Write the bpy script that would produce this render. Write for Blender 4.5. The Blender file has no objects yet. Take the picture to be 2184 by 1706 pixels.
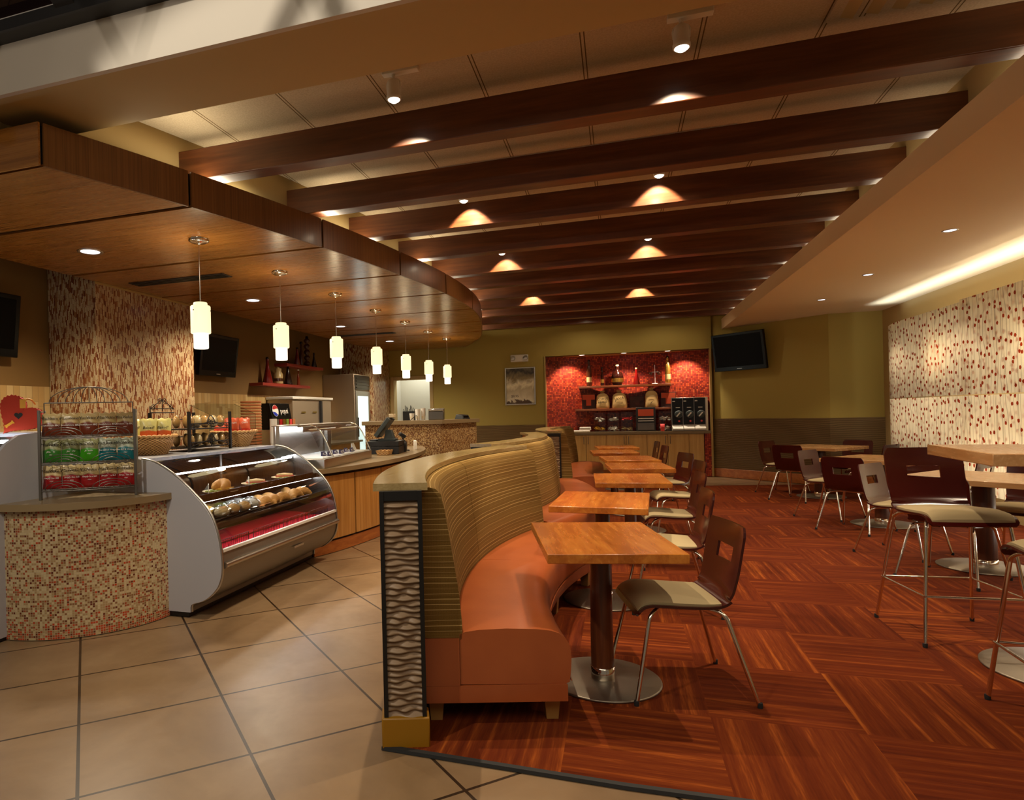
import bpy, math, random
from mathutils import Vector, Matrix
random.seed(7)
scene = bpy.context.scene
COL = scene.collection
PI = math.pi

# ------------------------------------------------------------------ mesh builder
class MB:
    """collects faces, then links them as ONE mesh object"""
    def __init__(self):
        self.v = []; self.f = []; self.mi = []; self.sm = []; self.uv = []
    def add(self, vs, fs, mi=0, smooth=False, uvs=None, M=None):
        b = len(self.v)
        for p in vs:
            p = Vector(p)
            self.v.append(tuple(M @ p) if M is not None else tuple(p))
        for k, f in enumerate(fs):
            self.f.append([b + i for i in f]); self.mi.append(mi); self.sm.append(smooth)
            self.uv.append(uvs[k] if uvs else None)
        return self
    def box(self, x0, y0, z0, x1, y1, z1, mi=0, M=None):
        vs = [(x0,y0,z0),(x1,y0,z0),(x1,y1,z0),(x0,y1,z0),(x0,y0,z1),(x1,y0,z1),(x1,y1,z1),(x0,y1,z1)]
        fs = [(3,2,1,0),(4,5,6,7),(0,1,5,4),(1,2,6,5),(2,3,7,6),(3,0,4,7)]
        return self.add(vs, fs, mi, False, None, M)
    def prism(self, poly, z0, z1, mi=0, M=None, smooth=False):
        n = len(poly)
        vs = [(x, y, z0) for x, y in poly] + [(x, y, z1) for x, y in poly]
        self.add(vs, [tuple(reversed(range(n))), tuple(range(n, 2*n))], mi, False, None, M)
        fs = [(i, (i+1) % n, n + (i+1) % n, n + i) for i in range(n)]
        return self.add(vs, fs, mi, smooth, None, M)
    def lathe(self, prof, c=(0,0,0), n=24, mi=0, M=None, smooth=True, cap=True):
        vs = []; fs = []; m = len(prof)
        for (r, z) in prof:
            for k in range(n):
                a = 2*PI*k/n
                vs.append((c[0] + r*math.cos(a), c[1] + r*math.sin(a), c[2] + z))
        for i in range(m-1):
            for k in range(n):
                k2 = (k+1) % n
                fs.append((i*n+k, i*n+k2, (i+1)*n+k2, (i+1)*n+k))
        self.add(vs, fs, mi, smooth, None, M)
        if cap:
            if prof[0][0] > 1e-4: self.add(vs[:n], [tuple(reversed(range(n)))], mi, False, None, M)
            if prof[-1][0] > 1e-4: self.add(vs[-n:], [tuple(range(n))], mi, False, None, M)
        return self
    def tube(self, pts, r, n=8, mi=0, M=None, closed=False):
        pts = [Vector(p) for p in pts]; m = len(pts)
        if m < 2: return self
        vs = []; fs = []
        t0 = (pts[1]-pts[0]).normalized()
        up = Vector((0,0,1)) if abs(t0.z) < .95 else Vector((1,0,0))
        nrm = t0.cross(up).normalized()
        for i, p in enumerate(pts):
            if closed: t = (pts[(i+1) % m] - pts[i-1])
            elif i == 0: t = pts[1]-pts[0]
            elif i == m-1: t = pts[-1]-pts[-2]
            else: t = (pts[i+1]-p).normalized() + (p-pts[i-1]).normalized()
            if t.length < 1e-9: t = t0
            t = t.normalized()
            nrm = nrm - t*nrm.dot(t)
            if nrm.length < 1e-6: nrm = t.orthogonal()
            nrm.normalize(); bn = t.cross(nrm)
            rr = r[i] if isinstance(r, (list, tuple)) else r
            for k in range(n):
                a = 2*PI*k/n
                vs.append(p + nrm*(rr*math.cos(a)) + bn*(rr*math.sin(a)))
        for i in range(m if closed else m-1):
            j = (i+1) % m
            for k in range(n):
                k2 = (k+1) % n
                fs.append((i*n+k, i*n+k2, j*n+k2, j*n+k))
        self.add(vs, fs, mi, True, None, M)
        if not closed:
            self.add(vs[:n], [tuple(reversed(range(n)))], mi, False, None, M)
            self.add(vs[-n:], [tuple(range(n))], mi, False, None, M)
        return self
    def sweep(self, path, prof, mi=0, closed=True, smooth=False, M=None, uvscale=1.0, v0=0.0, caps=True, loop=False):
        """path [(x,y)]; prof [(offset to the right of travel, z)]; the uv is arc length / profile length"""
        n = len(path); m = len(prof); vs = []; S = [0.0]
        for i in range(1, n): S.append(S[-1] + math.dist(path[i], path[i-1]))
        V = [v0]
        for i in range(1, m): V.append(V[-1] + math.dist(prof[i], prof[i-1]))
        for i, (x, y) in enumerate(path):
            if loop: a = path[i-1] if i else path[-2]; b = path[i+1] if i < n-1 else path[1]
            else: a = path[max(i-1, 0)]; b = path[min(i+1, n-1)]
            tx, ty = b[0]-a[0], b[1]-a[1]; l = math.hypot(tx, ty) or 1
            nx, ny = ty/l, -tx/l
            for (o, z) in prof: vs.append((x + nx*o, y + ny*o, z))
        fs = []; uvs = []
        mm = m if closed else m-1
        for i in range(n-1):
            for k in range(mm):
                k2 = (k+1) % m
                fs.append((i*m+k, (i+1)*m+k, (i+1)*m+k2, i*m+k2))
                va = V[k]; vb = V[k2] if k2 else V[k] + math.dist(prof[k], prof[0])
                uvs.append([(S[i]*uvscale, va), (S[i+1]*uvscale, va), (S[i+1]*uvscale, vb), (S[i]*uvscale, vb)])
        self.add(vs, fs, mi, smooth, uvs, M)
        if closed and caps and not loop:
            w = [(o, z) for o, z in prof]
            self.add(vs[:m], [tuple(reversed(range(m)))], mi, False, [list(reversed(w))], M)
            self.add(vs[-m:], [tuple(range(m))], mi, False, [w], M)
        return self
    def shell(self, P, N, th, mi=0, holes=(), smooth=True, M=None, uvf=None):
        """grid of points P[i][j] with normals N[i][j] given thickness th; holes = set of (i,j) cells left open"""
        r = len(P); c = len(P[0]); vs = []
        for i in range(r):
            for j in range(c): vs.append(Vector(P[i][j]))
        for i in range(r):
            for j in range(c): vs.append(Vector(P[i][j]) - Vector(N[i][j])*th)
        o = r*c; fs = []; uvs = []
        idx = lambda i, j: i*c+j
        def solid(i, j): return 0 <= i < r-1 and 0 <= j < c-1 and (i, j) not in holes
        for i in range(r-1):
            for j in range(c-1):
                if not solid(i, j): continue
                a, b, d, e = idx(i,j), idx(i,j+1), idx(i+1,j+1), idx(i+1,j)
                fs.append((a, b, d, e)); fs.append((o+e, o+d, o+b, o+a))
        self.add(vs, fs, mi, smooth, None, M)
        ed = []
        for i in range(r-1):
            for j in range(c-1):
                if not solid(i, j): continue
                if not solid(i-1, j): ed.append((idx(i,j+1), idx(i,j)))
                if not solid(i+1, j): ed.append((idx(i+1,j), idx(i+1,j+1)))
                if not solid(i, j-1): ed.append((idx(i,j), idx(i+1,j)))
                if not solid(i, j+1): ed.append((idx(i+1,j+1), idx(i,j+1)))
        return self.add(vs, [(a, b, o+b, o+a) for a, b in ed], mi, False, None, M)
    def ball(self, c, rx, ry, rz, n=12, m=8, mi=0, M=None):
        vs = []; fs = []
        for i in range(m+1):
            t = PI*i/m - PI/2
            for k in range(n):
                a = 2*PI*k/n
                vs.append((c[0]+rx*math.cos(t)*math.cos(a), c[1]+ry*math.cos(t)*math.sin(a), c[2]+rz*math.sin(t)))
        for i in range(m):
            for k in range(n):
                k2 = (k+1) % n
                fs.append((i*n+k, i*n+k2, (i+1)*n+k2, (i+1)*n+k))
        return self.add(vs, fs, mi, True, None, M)
    def text(self, s, size, mi=0, M=None, shear=0.0, depth=0.0008, ax='CENTER'):
        cu = bpy.data.curves.new('lettering', 'FONT'); cu.body = s; cu.size = size; cu.shear = shear
        cu.align_x = ax; cu.align_y = 'CENTER'; cu.extrude = depth; cu.resolution_u = 2
        ob = bpy.data.objects.new('lettering', cu); COL.objects.link(ob)
        dg = bpy.context.evaluated_depsgraph_get(); me = bpy.data.meshes.new_from_object(ob.evaluated_get(dg))
        self.add([tuple(v.co) for v in me.vertices], [tuple(p.vertices) for p in me.polygons], mi, False, None, M)
        bpy.data.objects.remove(ob); bpy.data.curves.remove(cu); bpy.data.meshes.remove(me)
        return self
    def build(self, name, mats, parent=None, loc=(0,0,0), rz=0.0, bevel=0.0, seg=2, sub=0, autosmooth=False):
        me = bpy.data.meshes.new(name)
        me.from_pydata(self.v, [], self.f)
        if not isinstance(mats, (list, tuple)): mats = [mats]
        for m in mats: me.materials.append(M_(m))
        for p, mi, s in zip(me.polygons, self.mi, self.sm):
            p.material_index = mi; p.use_smooth = s
        if any(u is not None for u in self.uv):
            ul = me.uv_layers.new(name='UVMap')
            for p, u in zip(me.polygons, self.uv):
                if u is None: continue
                for li, w in zip(p.loop_indices, u): ul.data[li].uv = w
        me.validate(); me.update()
        o = bpy.data.objects.new(name, me); COL.objects.link(o)
        o.location = loc; o.rotation_euler = (0, 0, rz)
        if parent is not None: o.parent = parent
        if bevel > 0:
            b = o.modifiers.new('edge', 'BEVEL'); b.width = bevel; b.segments = seg
            b.limit_method = 'ANGLE'; b.angle_limit = math.radians(40); b.harden_normals = False
            for p in me.polygons: p.use_smooth = True
            me.set_sharp_from_angle(angle=math.radians(50))
        if sub:
            s = o.modifiers.new('soft', 'SUBSURF'); s.levels = sub; s.render_levels = sub
        return o

def thing(name, label, cat, loc=(0,0,0), rz=0.0, group=None):
    o = bpy.data.objects.new(name, None); COL.objects.link(o)
    o.location = loc; o.rotation_euler = (0, 0, rz); o.empty_display_size = .1
    o['label'] = label; o['category'] = cat
    if group: o['group'] = group
    return o
def tag(o, label, cat, group=None):
    o['label'] = label; o['category'] = cat
    if group: o['group'] = group
    return o
def struct(o):
    o['kind'] = 'structure'; return o
KIDS = {}
def dup(root, loc, rz=0.0, label=None, group=None):
    """copy a thing, its parts and their sub-parts"""
    r = root.copy(); COL.objects.link(r); r.location = loc; r.rotation_euler = (0, 0, rz)
    if label: r['label'] = label
    if group: r['group'] = group
    for ch in list(root.children):
        c = ch.copy(); COL.objects.link(c); c.parent = r
        for g in list(ch.children):
            d = g.copy(); COL.objects.link(d); d.parent = c
    return r

def spline(pts, n=6):
    """Catmull-Rom through 2d or 3d points"""
    P = [Vector(p) for p in pts]; out = []
    for i in range(len(P)-1):
        p0 = P[i-1] if i else P[0]*2-P[1]; p1 = P[i]; p2 = P[i+1]
        p3 = P[i+2] if i+2 < len(P) else P[-1]*2-P[-2]
        for k in range(n):
            t = k/n
            out.append(tuple(.5*((2*p1) + (p2-p0)*t + (2*p0-5*p1+4*p2-p3)*t*t + (3*p1-p0-3*p2+p3)*t**3)))
    out.append(tuple(P[-1]))
    return out
def arc(cx, cy, r, a0, a1, n=16):
    return [(cx + r*math.cos(math.radians(a0+(a1-a0)*k/n)), cy + r*math.sin(math.radians(a0+(a1-a0)*k/n))) for k in range(n+1)]
def bend(pts, r=.03, n=4):
    """round the corners of a 3d polyline"""
    P = [Vector(p) for p in pts]; out = [P[0]]
    for i in range(1, len(P)-1):
        a = (P[i-1]-P[i]); b = (P[i+1]-P[i]); d = min(r, a.length*.45, b.length*.45)
        p0 = P[i]+a.normalized()*d; p2 = P[i]+b.normalized()*d
        for k in range(n+1):
            t = k/n; out.append(p0*(1-t)**2 + P[i]*2*t*(1-t) + p2*t*t)
    out.append(P[-1]); return out
def T(x=0, y=0, z=0): return Matrix.Translation((x, y, z))
def R(a, ax='Z'): return Matrix.Rotation(a, 4, ax)
# ------------------------------------------------------------------ materials
MATS = {}
def M_(k): return MATS[k] if isinstance(k, str) else k
def s2l(c):
    return tuple(((x/255)/12.92 if x/255 <= .04045 else ((x/255+.055)/1.055)**2.4) for x in c)
def mat(key, rgb, rough=.5, metal=0.0, emit=None, es=0.0, spec=.5, coat=0.0, sheen=0.0):
    m = bpy.data.materials.new(key); m.use_nodes = True
    b = m.node_tree.nodes['Principled BSDF']
    c = s2l(rgb)
    b.inputs['Base Color'].default_value = (*c, 1); b.inputs['Roughness'].default_value = rough
    b.inputs['Metallic'].default_value = metal; b.inputs['Specular IOR Level'].default_value = spec
    b.inputs['Coat Weight'].default_value = coat; b.inputs['Coat Roughness'].default_value = .15
    if sheen: b.inputs['Sheen Weight'].default_value = sheen
    if emit:
        b.inputs['Emission Color'].default_value = (*s2l(emit), 1); b.inputs['Emission Strength'].default_value = es
    MATS[key] = m
    return m
class G:
    """small helper round a node tree"""
    def __init__(self, m):
        self.t = m.node_tree; self.b = self.t.nodes.get('Principled BSDF')
    def n(self, ty, **kw):
        nd = self.t.nodes.new(ty)
        for k, v in kw.items():
            if k.startswith('i_'):
                key = k[2:]; key = int(key) if key.isdigit() else key.replace('_', ' ')
                nd.inputs[key].default_value = v
            else: setattr(nd, k, v)
        return nd
    def l(self, a, b): self.t.links.new(a, b)
    def val(self, x, sock):
        if hasattr(x, 'links') or hasattr(x, 'is_linked'): self.l(x, sock)
        else: sock.default_value = x
    def math(self, op, a, b=0.0, c=0.0):
        nd = self.n('ShaderNodeMath', operation=op)
        for x, s in zip((a, b, c), nd.inputs): self.val(x, s)
        return nd.outputs[0]
    def coords(self, kind='Object', scale=(1,1,1), loc=(0,0,0), rot=(0,0,0)):
        tc = self.n('ShaderNodeTexCoord'); mp = self.n('ShaderNodeMapping')
        mp.inputs['Scale'].default_value = scale; mp.inputs['Location'].default_value = loc; mp.inputs['Rotation'].default_value = rot
        self.l(tc.outputs[kind], mp.inputs['Vector']); return mp.outputs[0]
    def xyz(self, v):
        s = self.n('ShaderNodeSeparateXYZ'); self.l(v, s.inputs[0]); return s.outputs
    def vec(self, x, y, z=0.0):
        c = self.n('ShaderNodeCombineXYZ')
        for q, s in zip((x, y, z), c.inputs): self.val(q, s)
        return c.outputs[0]
    def noise(self, v, scale=5, detail=3, rough=.5, dist=0.0):
        nd = self.n('ShaderNodeTexNoise'); nd.inputs['Scale'].default_value = scale; nd.inputs['Detail'].default_value = detail
        nd.inputs['Roughness'].default_value = rough; nd.inputs['Distortion'].default_value = dist
        self.l(v, nd.inputs['Vector']); return nd.outputs[0]
    def white(self, v, out='Value'):
        nd = self.n('ShaderNodeTexWhiteNoise', noise_dimensions='3D'); self.l(v, nd.inputs['Vector']); return nd.outputs[out]
    def ramp(self, f, stops, interp='LINEAR'):
        nd = self.n('ShaderNodeValToRGB'); cr = nd.color_ramp; cr.interpolation = interp
        while len(cr.elements) < len(stops): cr.elements.new(.5)
        for e, (p, c) in zip(cr.elements, stops):
            e.position = p; e.color = (*s2l(c), 1)
        self.l(f, nd.inputs[0]); return nd.outputs[0]
    def mix(self, f, a, b, mode='MIX'):
        nd = self.n('ShaderNodeMix', data_type='RGBA', blend_type=mode)
        self.val(f, nd.inputs[0])
        for x, s in ((a, nd.inputs[6]), (b, nd.inputs[7])):
            if isinstance(x, tuple): s.default_value = (*s2l(x), 1)
            else: self.l(x, s)
        return nd.outputs[2]
    def bump(self, h, strength=.3, dist=.01):
        nd = self.n('ShaderNodeBump'); nd.inputs['Strength'].default_value = strength; nd.inputs['Distance'].default_value = dist
        self.l(h, nd.inputs['Height']); self.l(nd.outputs[0], self.b.inputs['Normal'])
    def col(self, c): self.l(c, self.b.inputs['Base Color'])
    def rough(self, c): self.l(c, self.b.inputs['Roughness'])

# plain ones
mat('paint_olive', (168,148,72), .75)
mat('paint_brown', (132,98,48), .75)
mat('paint_gold', (186,160,108), .8)
mat('paint_cream', (196,172,122), .8)
mat('paint_soffit_lit', (224,200,158), .8)  # paler copy of the gold paint, standing in for bounced light
mat('steel_appliance', (176,160,138), .38, .45)
mat('paint_white', (205,196,182), .8)
mat('black', (10,9,9), .45)
mat('black_gloss', (6,6,7), .25, spec=.3)
mat('screen', (2,2,2), .35, spec=.12)
mat('dark_grey', (38,38,40), .45)
mat('rubber', (22,20,20), .8)
mat('chrome', (235,228,215), .12, 1.0)
mat('steel', (196,190,180), .3, 1.0)
mat('steel_dark', (120,116,110), .35, 1.0)
mat('steel_mid', (150,146,138), .42, .8)
mat('white_laminate', (178,178,184), .35)
mat('white_plastic', (226,222,212), .45)
mat('cream_plastic', (222,206,170), .45)
mat('cushion_tan', (168,150,112), .8)
mat('shell_cherry', (62,14,12), .22, coat=.35)
mat('base_steel', (150,140,126), .45, .9)
mat('iron', (26,20,16), .5, .3)
mat('slab', (138,118,86), .28)
mat('maple', (170,124,66), .4)
mat('yellow_metal', (150,104,8), .5)
mat('edge_strip', (36,38,40), .6)
mat('light_white', (255,250,238), .4, emit=(255,246,228), es=6.0)
mat('light_cool', (235,240,250), .4, emit=(236,240,255), es=2.6)
mat('tube_light', (240,250,255), .4, emit=(240,246,255), es=26.0)
mat('glass_white', (250,240,210), .35, emit=(255,232,176), es=1.3)
mat('glass_white_low', (252,246,222), .35, emit=(255,244,218), es=1.7)
mat('red_paper', (214,20,34), .6)
mat('red_shelf', (150,52,40), .4)
mat('card_white', (236,232,222), .6)
mat('card_blue', (34,36,92), .5)
mat('card_red', (206,74,52), .5)
mat('orange_box', (186,46,10), .7)
mat('orange_dark', (160,28,8), .65)
mat('ribbon', (226,160,40), .5)
mat('cup', (240,236,226), .5)
mat('bread', (214,166,98), .7)
mat('bread_pale', (232,202,148), .65)
mat('crust', (206,150,78), .6)
mat('lettuce', (120,140,50), .6)
mat('cheese', (240,190,70), .5)
mat('ham', (190,70,60), .5)
mat('plate', (214,196,160), .3)
mat('tray', (14,14,15), .2)
mat('sack', (206,172,112), .85)
mat('ink', (20,16,14), .7)
mat('bottle_dark', (40,14,8), .12)
mat('bottle_amber', (150,54,14), .1)
mat('bottle_red', (110,16,14), .1)
mat('bottle_brown', (72,34,18), .15)
mat('bottle_cream', (196,170,120), .25)
mat('gold', (196,150,70), .25, .8)
mat('print_red', (196,76,40), .6)
mat('print_dark', (52,22,20), .6)
mat('coffee_front', (22,22,26), .15)
mat('cloth_white', (236,230,222), .8)
mat('pos_grey', (52,60,60), .5)
mat('plastic_clear', (214,220,222), .1)
mat('blue_pack', (30,50,180), .4)
mat('red_pack', (176,28,30), .4)
mat('cookie', (196,120,70), .7)
mat('silver', (190,188,182), .3, .9)
mat('alu', (170,168,164), .35, .9)
mat('foil_gold', (190,160,96), .3, .3)
mat('sign_pink', (220,70,70), .5)

def m_floor():
    m = mat('tile_floor', (170,140,104), .32); g = G(m)
    v = g.coords('Object', rot=(0,0,math.radians(-44.5)))
    x, y, z = g.xyz(v)
    S = .645; ca, sa = math.cos(math.radians(-44.5)), math.sin(math.radians(-44.5))
    ox = -1.94*ca - 1.895*sa; oy = -1.94*sa + 1.895*ca
    fx = g.math('DIVIDE', g.math('SUBTRACT', x, ox), S); fy = g.math('DIVIDE', g.math('SUBTRACT', y, oy), S)
    cx, cy = g.math('FLOOR', fx), g.math('FLOOR', fy)
    dx = g.math('ABSOLUTE', g.math('SUBTRACT', g.math('FRACT', fx), .5)); dy = g.math('ABSOLUTE', g.math('SUBTRACT', g.math('FRACT', fy), .5))
    grout = g.math('GREATER_THAN', g.math('MAXIMUM', dx, dy), .4895)
    w = g.white(g.vec(cx, cy))
    vv = g.coords('Object'); n1 = g.noise(vv, 2.2, 5, .6, .6); n2 = g.noise(vv, 14, 4, .6)
    base = g.ramp(n1, [(.25,(118,92,64)), (.5,(140,112,80)), (.75,(156,128,95))])
    base = g.mix(g.math('MULTIPLY', n2, .3), base, (112,94,72))
    base = g.mix(g.math('MULTIPLY', w, .22), base, (134,110,88))
    g.col(g.mix(grout, base, (48,33,18)))
    g.rough(g.math('ADD', .26, g.math('MULTIPLY', n2, .16)))
    g.bump(g.math('SUBTRACT', g.math('MULTIPLY', n2, .05), grout), .25, .004)
m_floor()
def m_carpet():
    m = mat('carpet', (140,50,20), .95, spec=.1); g = G(m)
    x, y, z = g.xyz(g.coords('Object'))
    fx = g.math('DIVIDE', g.math('ADD', x, .24), .60); fy = g.math('DIVIDE', g.math('SUBTRACT', y, 5.82), .66)
    cx, cy = g.math('FLOOR', fx), g.math('FLOOR', fy)
    par = g.math('MODULO', g.math('ADD', g.math('ADD', cx, cy), 101.0), 2.0)
    a = g.math('ADD', g.math('MULTIPLY', x, par), g.math('MULTIPLY', y, g.math('SUBTRACT', 1.0, par)))
    b = g.math('ADD', g.math('MULTIPLY', y, par), g.math('MULTIPLY', x, g.math('SUBTRACT', 1.0, par)))
    idv = g.math('ADD', g.math('MULTIPLY', cx, 7.31), g.math('MULTIPLY', cy, 3.77))
    n1 = g.noise(g.vec(g.math('MULTIPLY', a, 30.0), g.math('MULTIPLY', b, .7), idv), 1.0, 1.5, .5)
    n2 = g.noise(g.vec(g.math('MULTIPLY', a, 150.0), g.math('MULTIPLY', b, 9.0), idv), 1.0, 2, .5)
    f = g.math('ADD', g.math('MULTIPLY', n1, .7), g.math('MULTIPLY', n2, .3))
    w = g.white(g.vec(cx, cy, 3.0))
    f = g.math('ADD', f, g.math('MULTIPLY', g.math('SUBTRACT', w, .5), .10))
    c = g.ramp(f, [(.28,(78,28,10)), (.46,(97,38,13)), (.57,(109,47,16)), (.66,(134,64,22)), (.78,(160,86,30))])
    g.col(c); g.bump(n2, .35, .004)
m_carpet()
def mosaic(key, sx, sy, stops, grout, gap=.12, rough=.2, stagger=0.0, wave=0.0, bump=.4, kind='UV', vgrad=None):
    m = mat(key, (150,120,90), rough); g = G(m)
    x, y, z = g.xyz(g.coords(kind))
    if kind == 'Object': x, y = y, z
    if wave:
        x = g.math('ADD', x, g.math('MULTIPLY', g.math('SUBTRACT', g.noise(g.vec(g.math('MULTIPLY', x, 9.0), g.math('MULTIPLY', y, 7.0)), 1, 1), .5), wave))
    fx = g.math('DIVIDE', x, sx); cx = g.math('FLOOR', fx)
    fy = g.math('DIVIDE', y, sy)
    if stagger: fy = g.math('ADD', fy, g.math('MULTIPLY', g.white(g.vec(cx, 3.0)), stagger))
    cy = g.math('FLOOR', fy)
    w = g.white(g.vec(cx, cy))
    if vgrad:
        w = g.math('ADD', w, g.math('MULTIPLY', g.math('SUBTRACT', 1.0, g.math('MINIMUM', g.math('DIVIDE', y, vgrad), 1.0)), .45))
    dx = g.math('ABSOLUTE', g.math('SUBTRACT', g.math('FRACT', fx), .5)); dy = g.math('ABSOLUTE', g.math('SUBTRACT', g.math('FRACT', fy), .5))
    ex = g.math('GREATER_THAN', dx, .5-gap*.5); ey = g.math('GREATER_THAN', dy, .5-gap*.5*(sx/sy))
    gr = g.math('MAXIMUM', ex, ey)
    c = g.ramp(w, stops, 'CONSTANT')
    g.col(g.mix(gr, c, grout)); g.rough(g.math('ADD', rough, g.math('MULTIPLY', gr, .5)))
    g.bump(g.math('ADD', g.math('SUBTRACT', 1.0, gr), g.math('MULTIPLY', w, .4)), bump, .003)
mosaic('mosaic_drum', .0150, .0150, [(0,(196,176,136)), (.30,(166,138,96)), (.48,(132,94,58)), (.64,(150,74,42)), (.74,(186,164,122)), (.86,(96,42,22)), (.95,(176,64,30))], (178,158,124), .16, .22, vgrad=.12)
mosaic('mosaic_bar', .015, .015, [(0,(196,164,112)), (.25,(160,116,66)), (.5,(124,80,42)), (.72,(214,184,130)), (.88,(100,52,26))], (150,124,90), .14, .22)
mosaic('mosaic_red', .034, .034, [(0,(172,52,26)), (.3,(146,36,20)), (.55,(190,68,30)), (.75,(122,28,16)), (.9,(204,86,40))], (84,24,16), .14, .34)
mosaic('mosaic_linear', .0135, .058, [(0,(208,184,142)), (.34,(186,154,110)), (.46,(206,182,140)), (.60,(158,106,64)), (.80,(132,70,38)), (.93,(108,48,26))], (120,78,46), .22, .25, stagger=1.0, wave=.022)
mosaic('tile_tan', .075, .28, [(0,(206,172,112)), (.3,(196,158,98)), (.6,(212,180,122)), (.85,(184,146,90))], (170,138,92), .06, .3, stagger=.5, bump=.15)

def m_wood(key, stops, axis=0, sx=1.2, sy=16, rough=.35, coat=.2, planks=0.0, kind='Object'):
    m = mat(key, (120,70,30), rough, coat=coat); g = G(m)
    sc = [sy, sy, sy]; sc[axis] = sx
    v = g.coords(kind, scale=tuple(sc))
    n1 = g.noise(v, 1.0, 4, .55, .8); n2 = g.noise(v, 4.5, 2, .5)
    f = g.math('ADD', g.math('MULTIPLY', n1, .75), g.math('MULTIPLY', n2, .25))
    if planks:
        x = g.xyz(g.coords(kind)); o = [x[1], x[0], x[0]][axis]
        w = g.white(g.vec(g.math('FLOOR', g.math('DIVIDE', o, planks)), 1.0))
        f = g.math('ADD', f, g.math('MULTIPLY', g.math('SUBTRACT', w, .5), .22))
    g.col(g.ramp(f, stops)); g.rough(g.math('ADD', rough-.06, g.math('MULTIPLY', n2, .14)))
m_wood('wood_beam', [(.25,(64,32,14)), (.5,(92,49,23)), (.72,(118,68,34))], 0, .9, 12, .36, .12)
m_wood('wood_table', [(.25,(140,72,22)), (.5,(178,100,34)), (.72,(204,128,50))], 1, 1.6, 14, .24, .35, planks=.11)
m_wood('wood_table_pale', [(.25,(168,120,74)), (.5,(190,142,92)), (.72,(206,164,116))], 1, 1.6, 14, .25, .35)
m_wood('wood_column', [(.25,(60,26,12)), (.5,(84,40,18)), (.72,(110,58,26))], 2, 1.2, 18, .35, .2)
m_wood('wood_canopy', [(.3,(122,74,24)), (.5,(148,94,36)), (.7,(170,114,50))], 0, .8, 30, .27, .3)
m_wood('wood_fascia', [(.3,(84,50,20)), (.5,(110,70,32)), (.7,(128,86,44))], 2, .6, 90, .36, .1)
m_wood('wood_counter', [(.3,(164,110,48)), (.5,(184,130,64)), (.7,(200,150,84))], 2, .8, 26, .35, .2)
m_wood('wood_base', [(.3,(142,76,30)), (.5,(166,94,40)), (.7,(186,114,54))], 1, .8, 18, .35, .2)
m_wood('wood_cabinet', [(.3,(190,144,76)), (.5,(208,164,94)), (.7,(220,180,112))], 2, .8, 20, .4, .1)
m_wood('laminate_cap', [(.3,(146,122,78)), (.5,(164,140,92)), (.7,(182,158,110))], 1, 2.0, 30, .22, .3)
m_wood('wood_shelf', [(.3,(120,58,26)), (.5,(148,78,38)), (.7,(172,98,52))], 0, 1.0, 18, .35, .2)
def m_fabric():
    m = mat('upholstery', (132,104,56), .85, spec=.2); g = G(m)
    x, y, z = g.xyz(g.coords('UV'))
    n = g.noise(g.vec(g.math('MULTIPLY', x, 260.0), g.math('MULTIPLY', y, 260.0)), 1, 1)
    wob = g.noise(g.vec(g.math('MULTIPLY', x, 2.5), g.math('MULTIPLY', y, 8.0)), 1, 2)
    yy = g.math('ADD', y, g.math('MULTIPLY', g.math('SUBTRACT', wob, .5), .012))
    fr = g.math('DIVIDE', yy, .0235); cell = g.math('FLOOR', fr); w = g.white(g.vec(cell, 5.0))
    line = g.math('LESS_THAN', g.math('ABSOLUTE', g.math('SUBTRACT', g.math('FRACT', fr), .5)), g.math('MULTIPLY', w, .075))
    fr2 = g.math('DIVIDE', yy, .0095); w2 = g.white(g.vec(g.math('FLOOR', fr2), 9.0))
    base = g.ramp(g.math('ADD', g.math('MULTIPLY', n, .6), g.math('MULTIPLY', w2, .4)), [(.2,(106,79,34)), (.5,(121,92,42)), (.8,(134,104,52))])
    xs = g.math('GREATER_THAN', g.math('FRACT', g.math('DIVIDE', x, .012)), .7)
    base = g.mix(g.math('MULTIPLY', xs, .14), base, (90,68,34))
    g.col(g.mix(line, base, (196,166,108))); g.bump(n, .3, .002)
m_fabric()
def m_vinyl():
    m = mat('vinyl', (176,84,44), .32, coat=.25); g = G(m); v = g.coords('Object')
    n = g.noise(v, 160, 2); b = g.noise(v, 3, 3)
    g.col(g.ramp(b, [(.3,(152,74,36)), (.7,(170,88,44))])); g.bump(n, .12, .002)
m_vinyl()
def m_wainscot():
    m = mat('wainscot', (120,98,62), .55); g = G(m)
    x, y, z = g.xyz(g.coords('UV'))
    ph = g.math('ADD', g.math('MULTIPLY', x, 9.0), g.math('MULTIPLY', y, 14.0))
    d = g.math('MULTIPLY', g.math('SINE', ph), .007)
    d2 = g.math('MULTIPLY', g.math('SUBTRACT', g.noise(g.vec(g.math('MULTIPLY', x, 3.0), g.math('MULTIPLY', y, 6.0)), 1, 1), .5), .03)
    h = g.math('FRACT', g.math('DIVIDE', g.math('ADD', g.math('ADD', y, d), d2), .034))
    g.col(g.ramp(h, [(0,(70,54,32)), (.25,(122,100,66)), (1,(146,124,86))])); g.bump(h, .9, .018)  # ridge shading painted into the colour: dark grooves, paler faces
m_wainscot()
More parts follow.
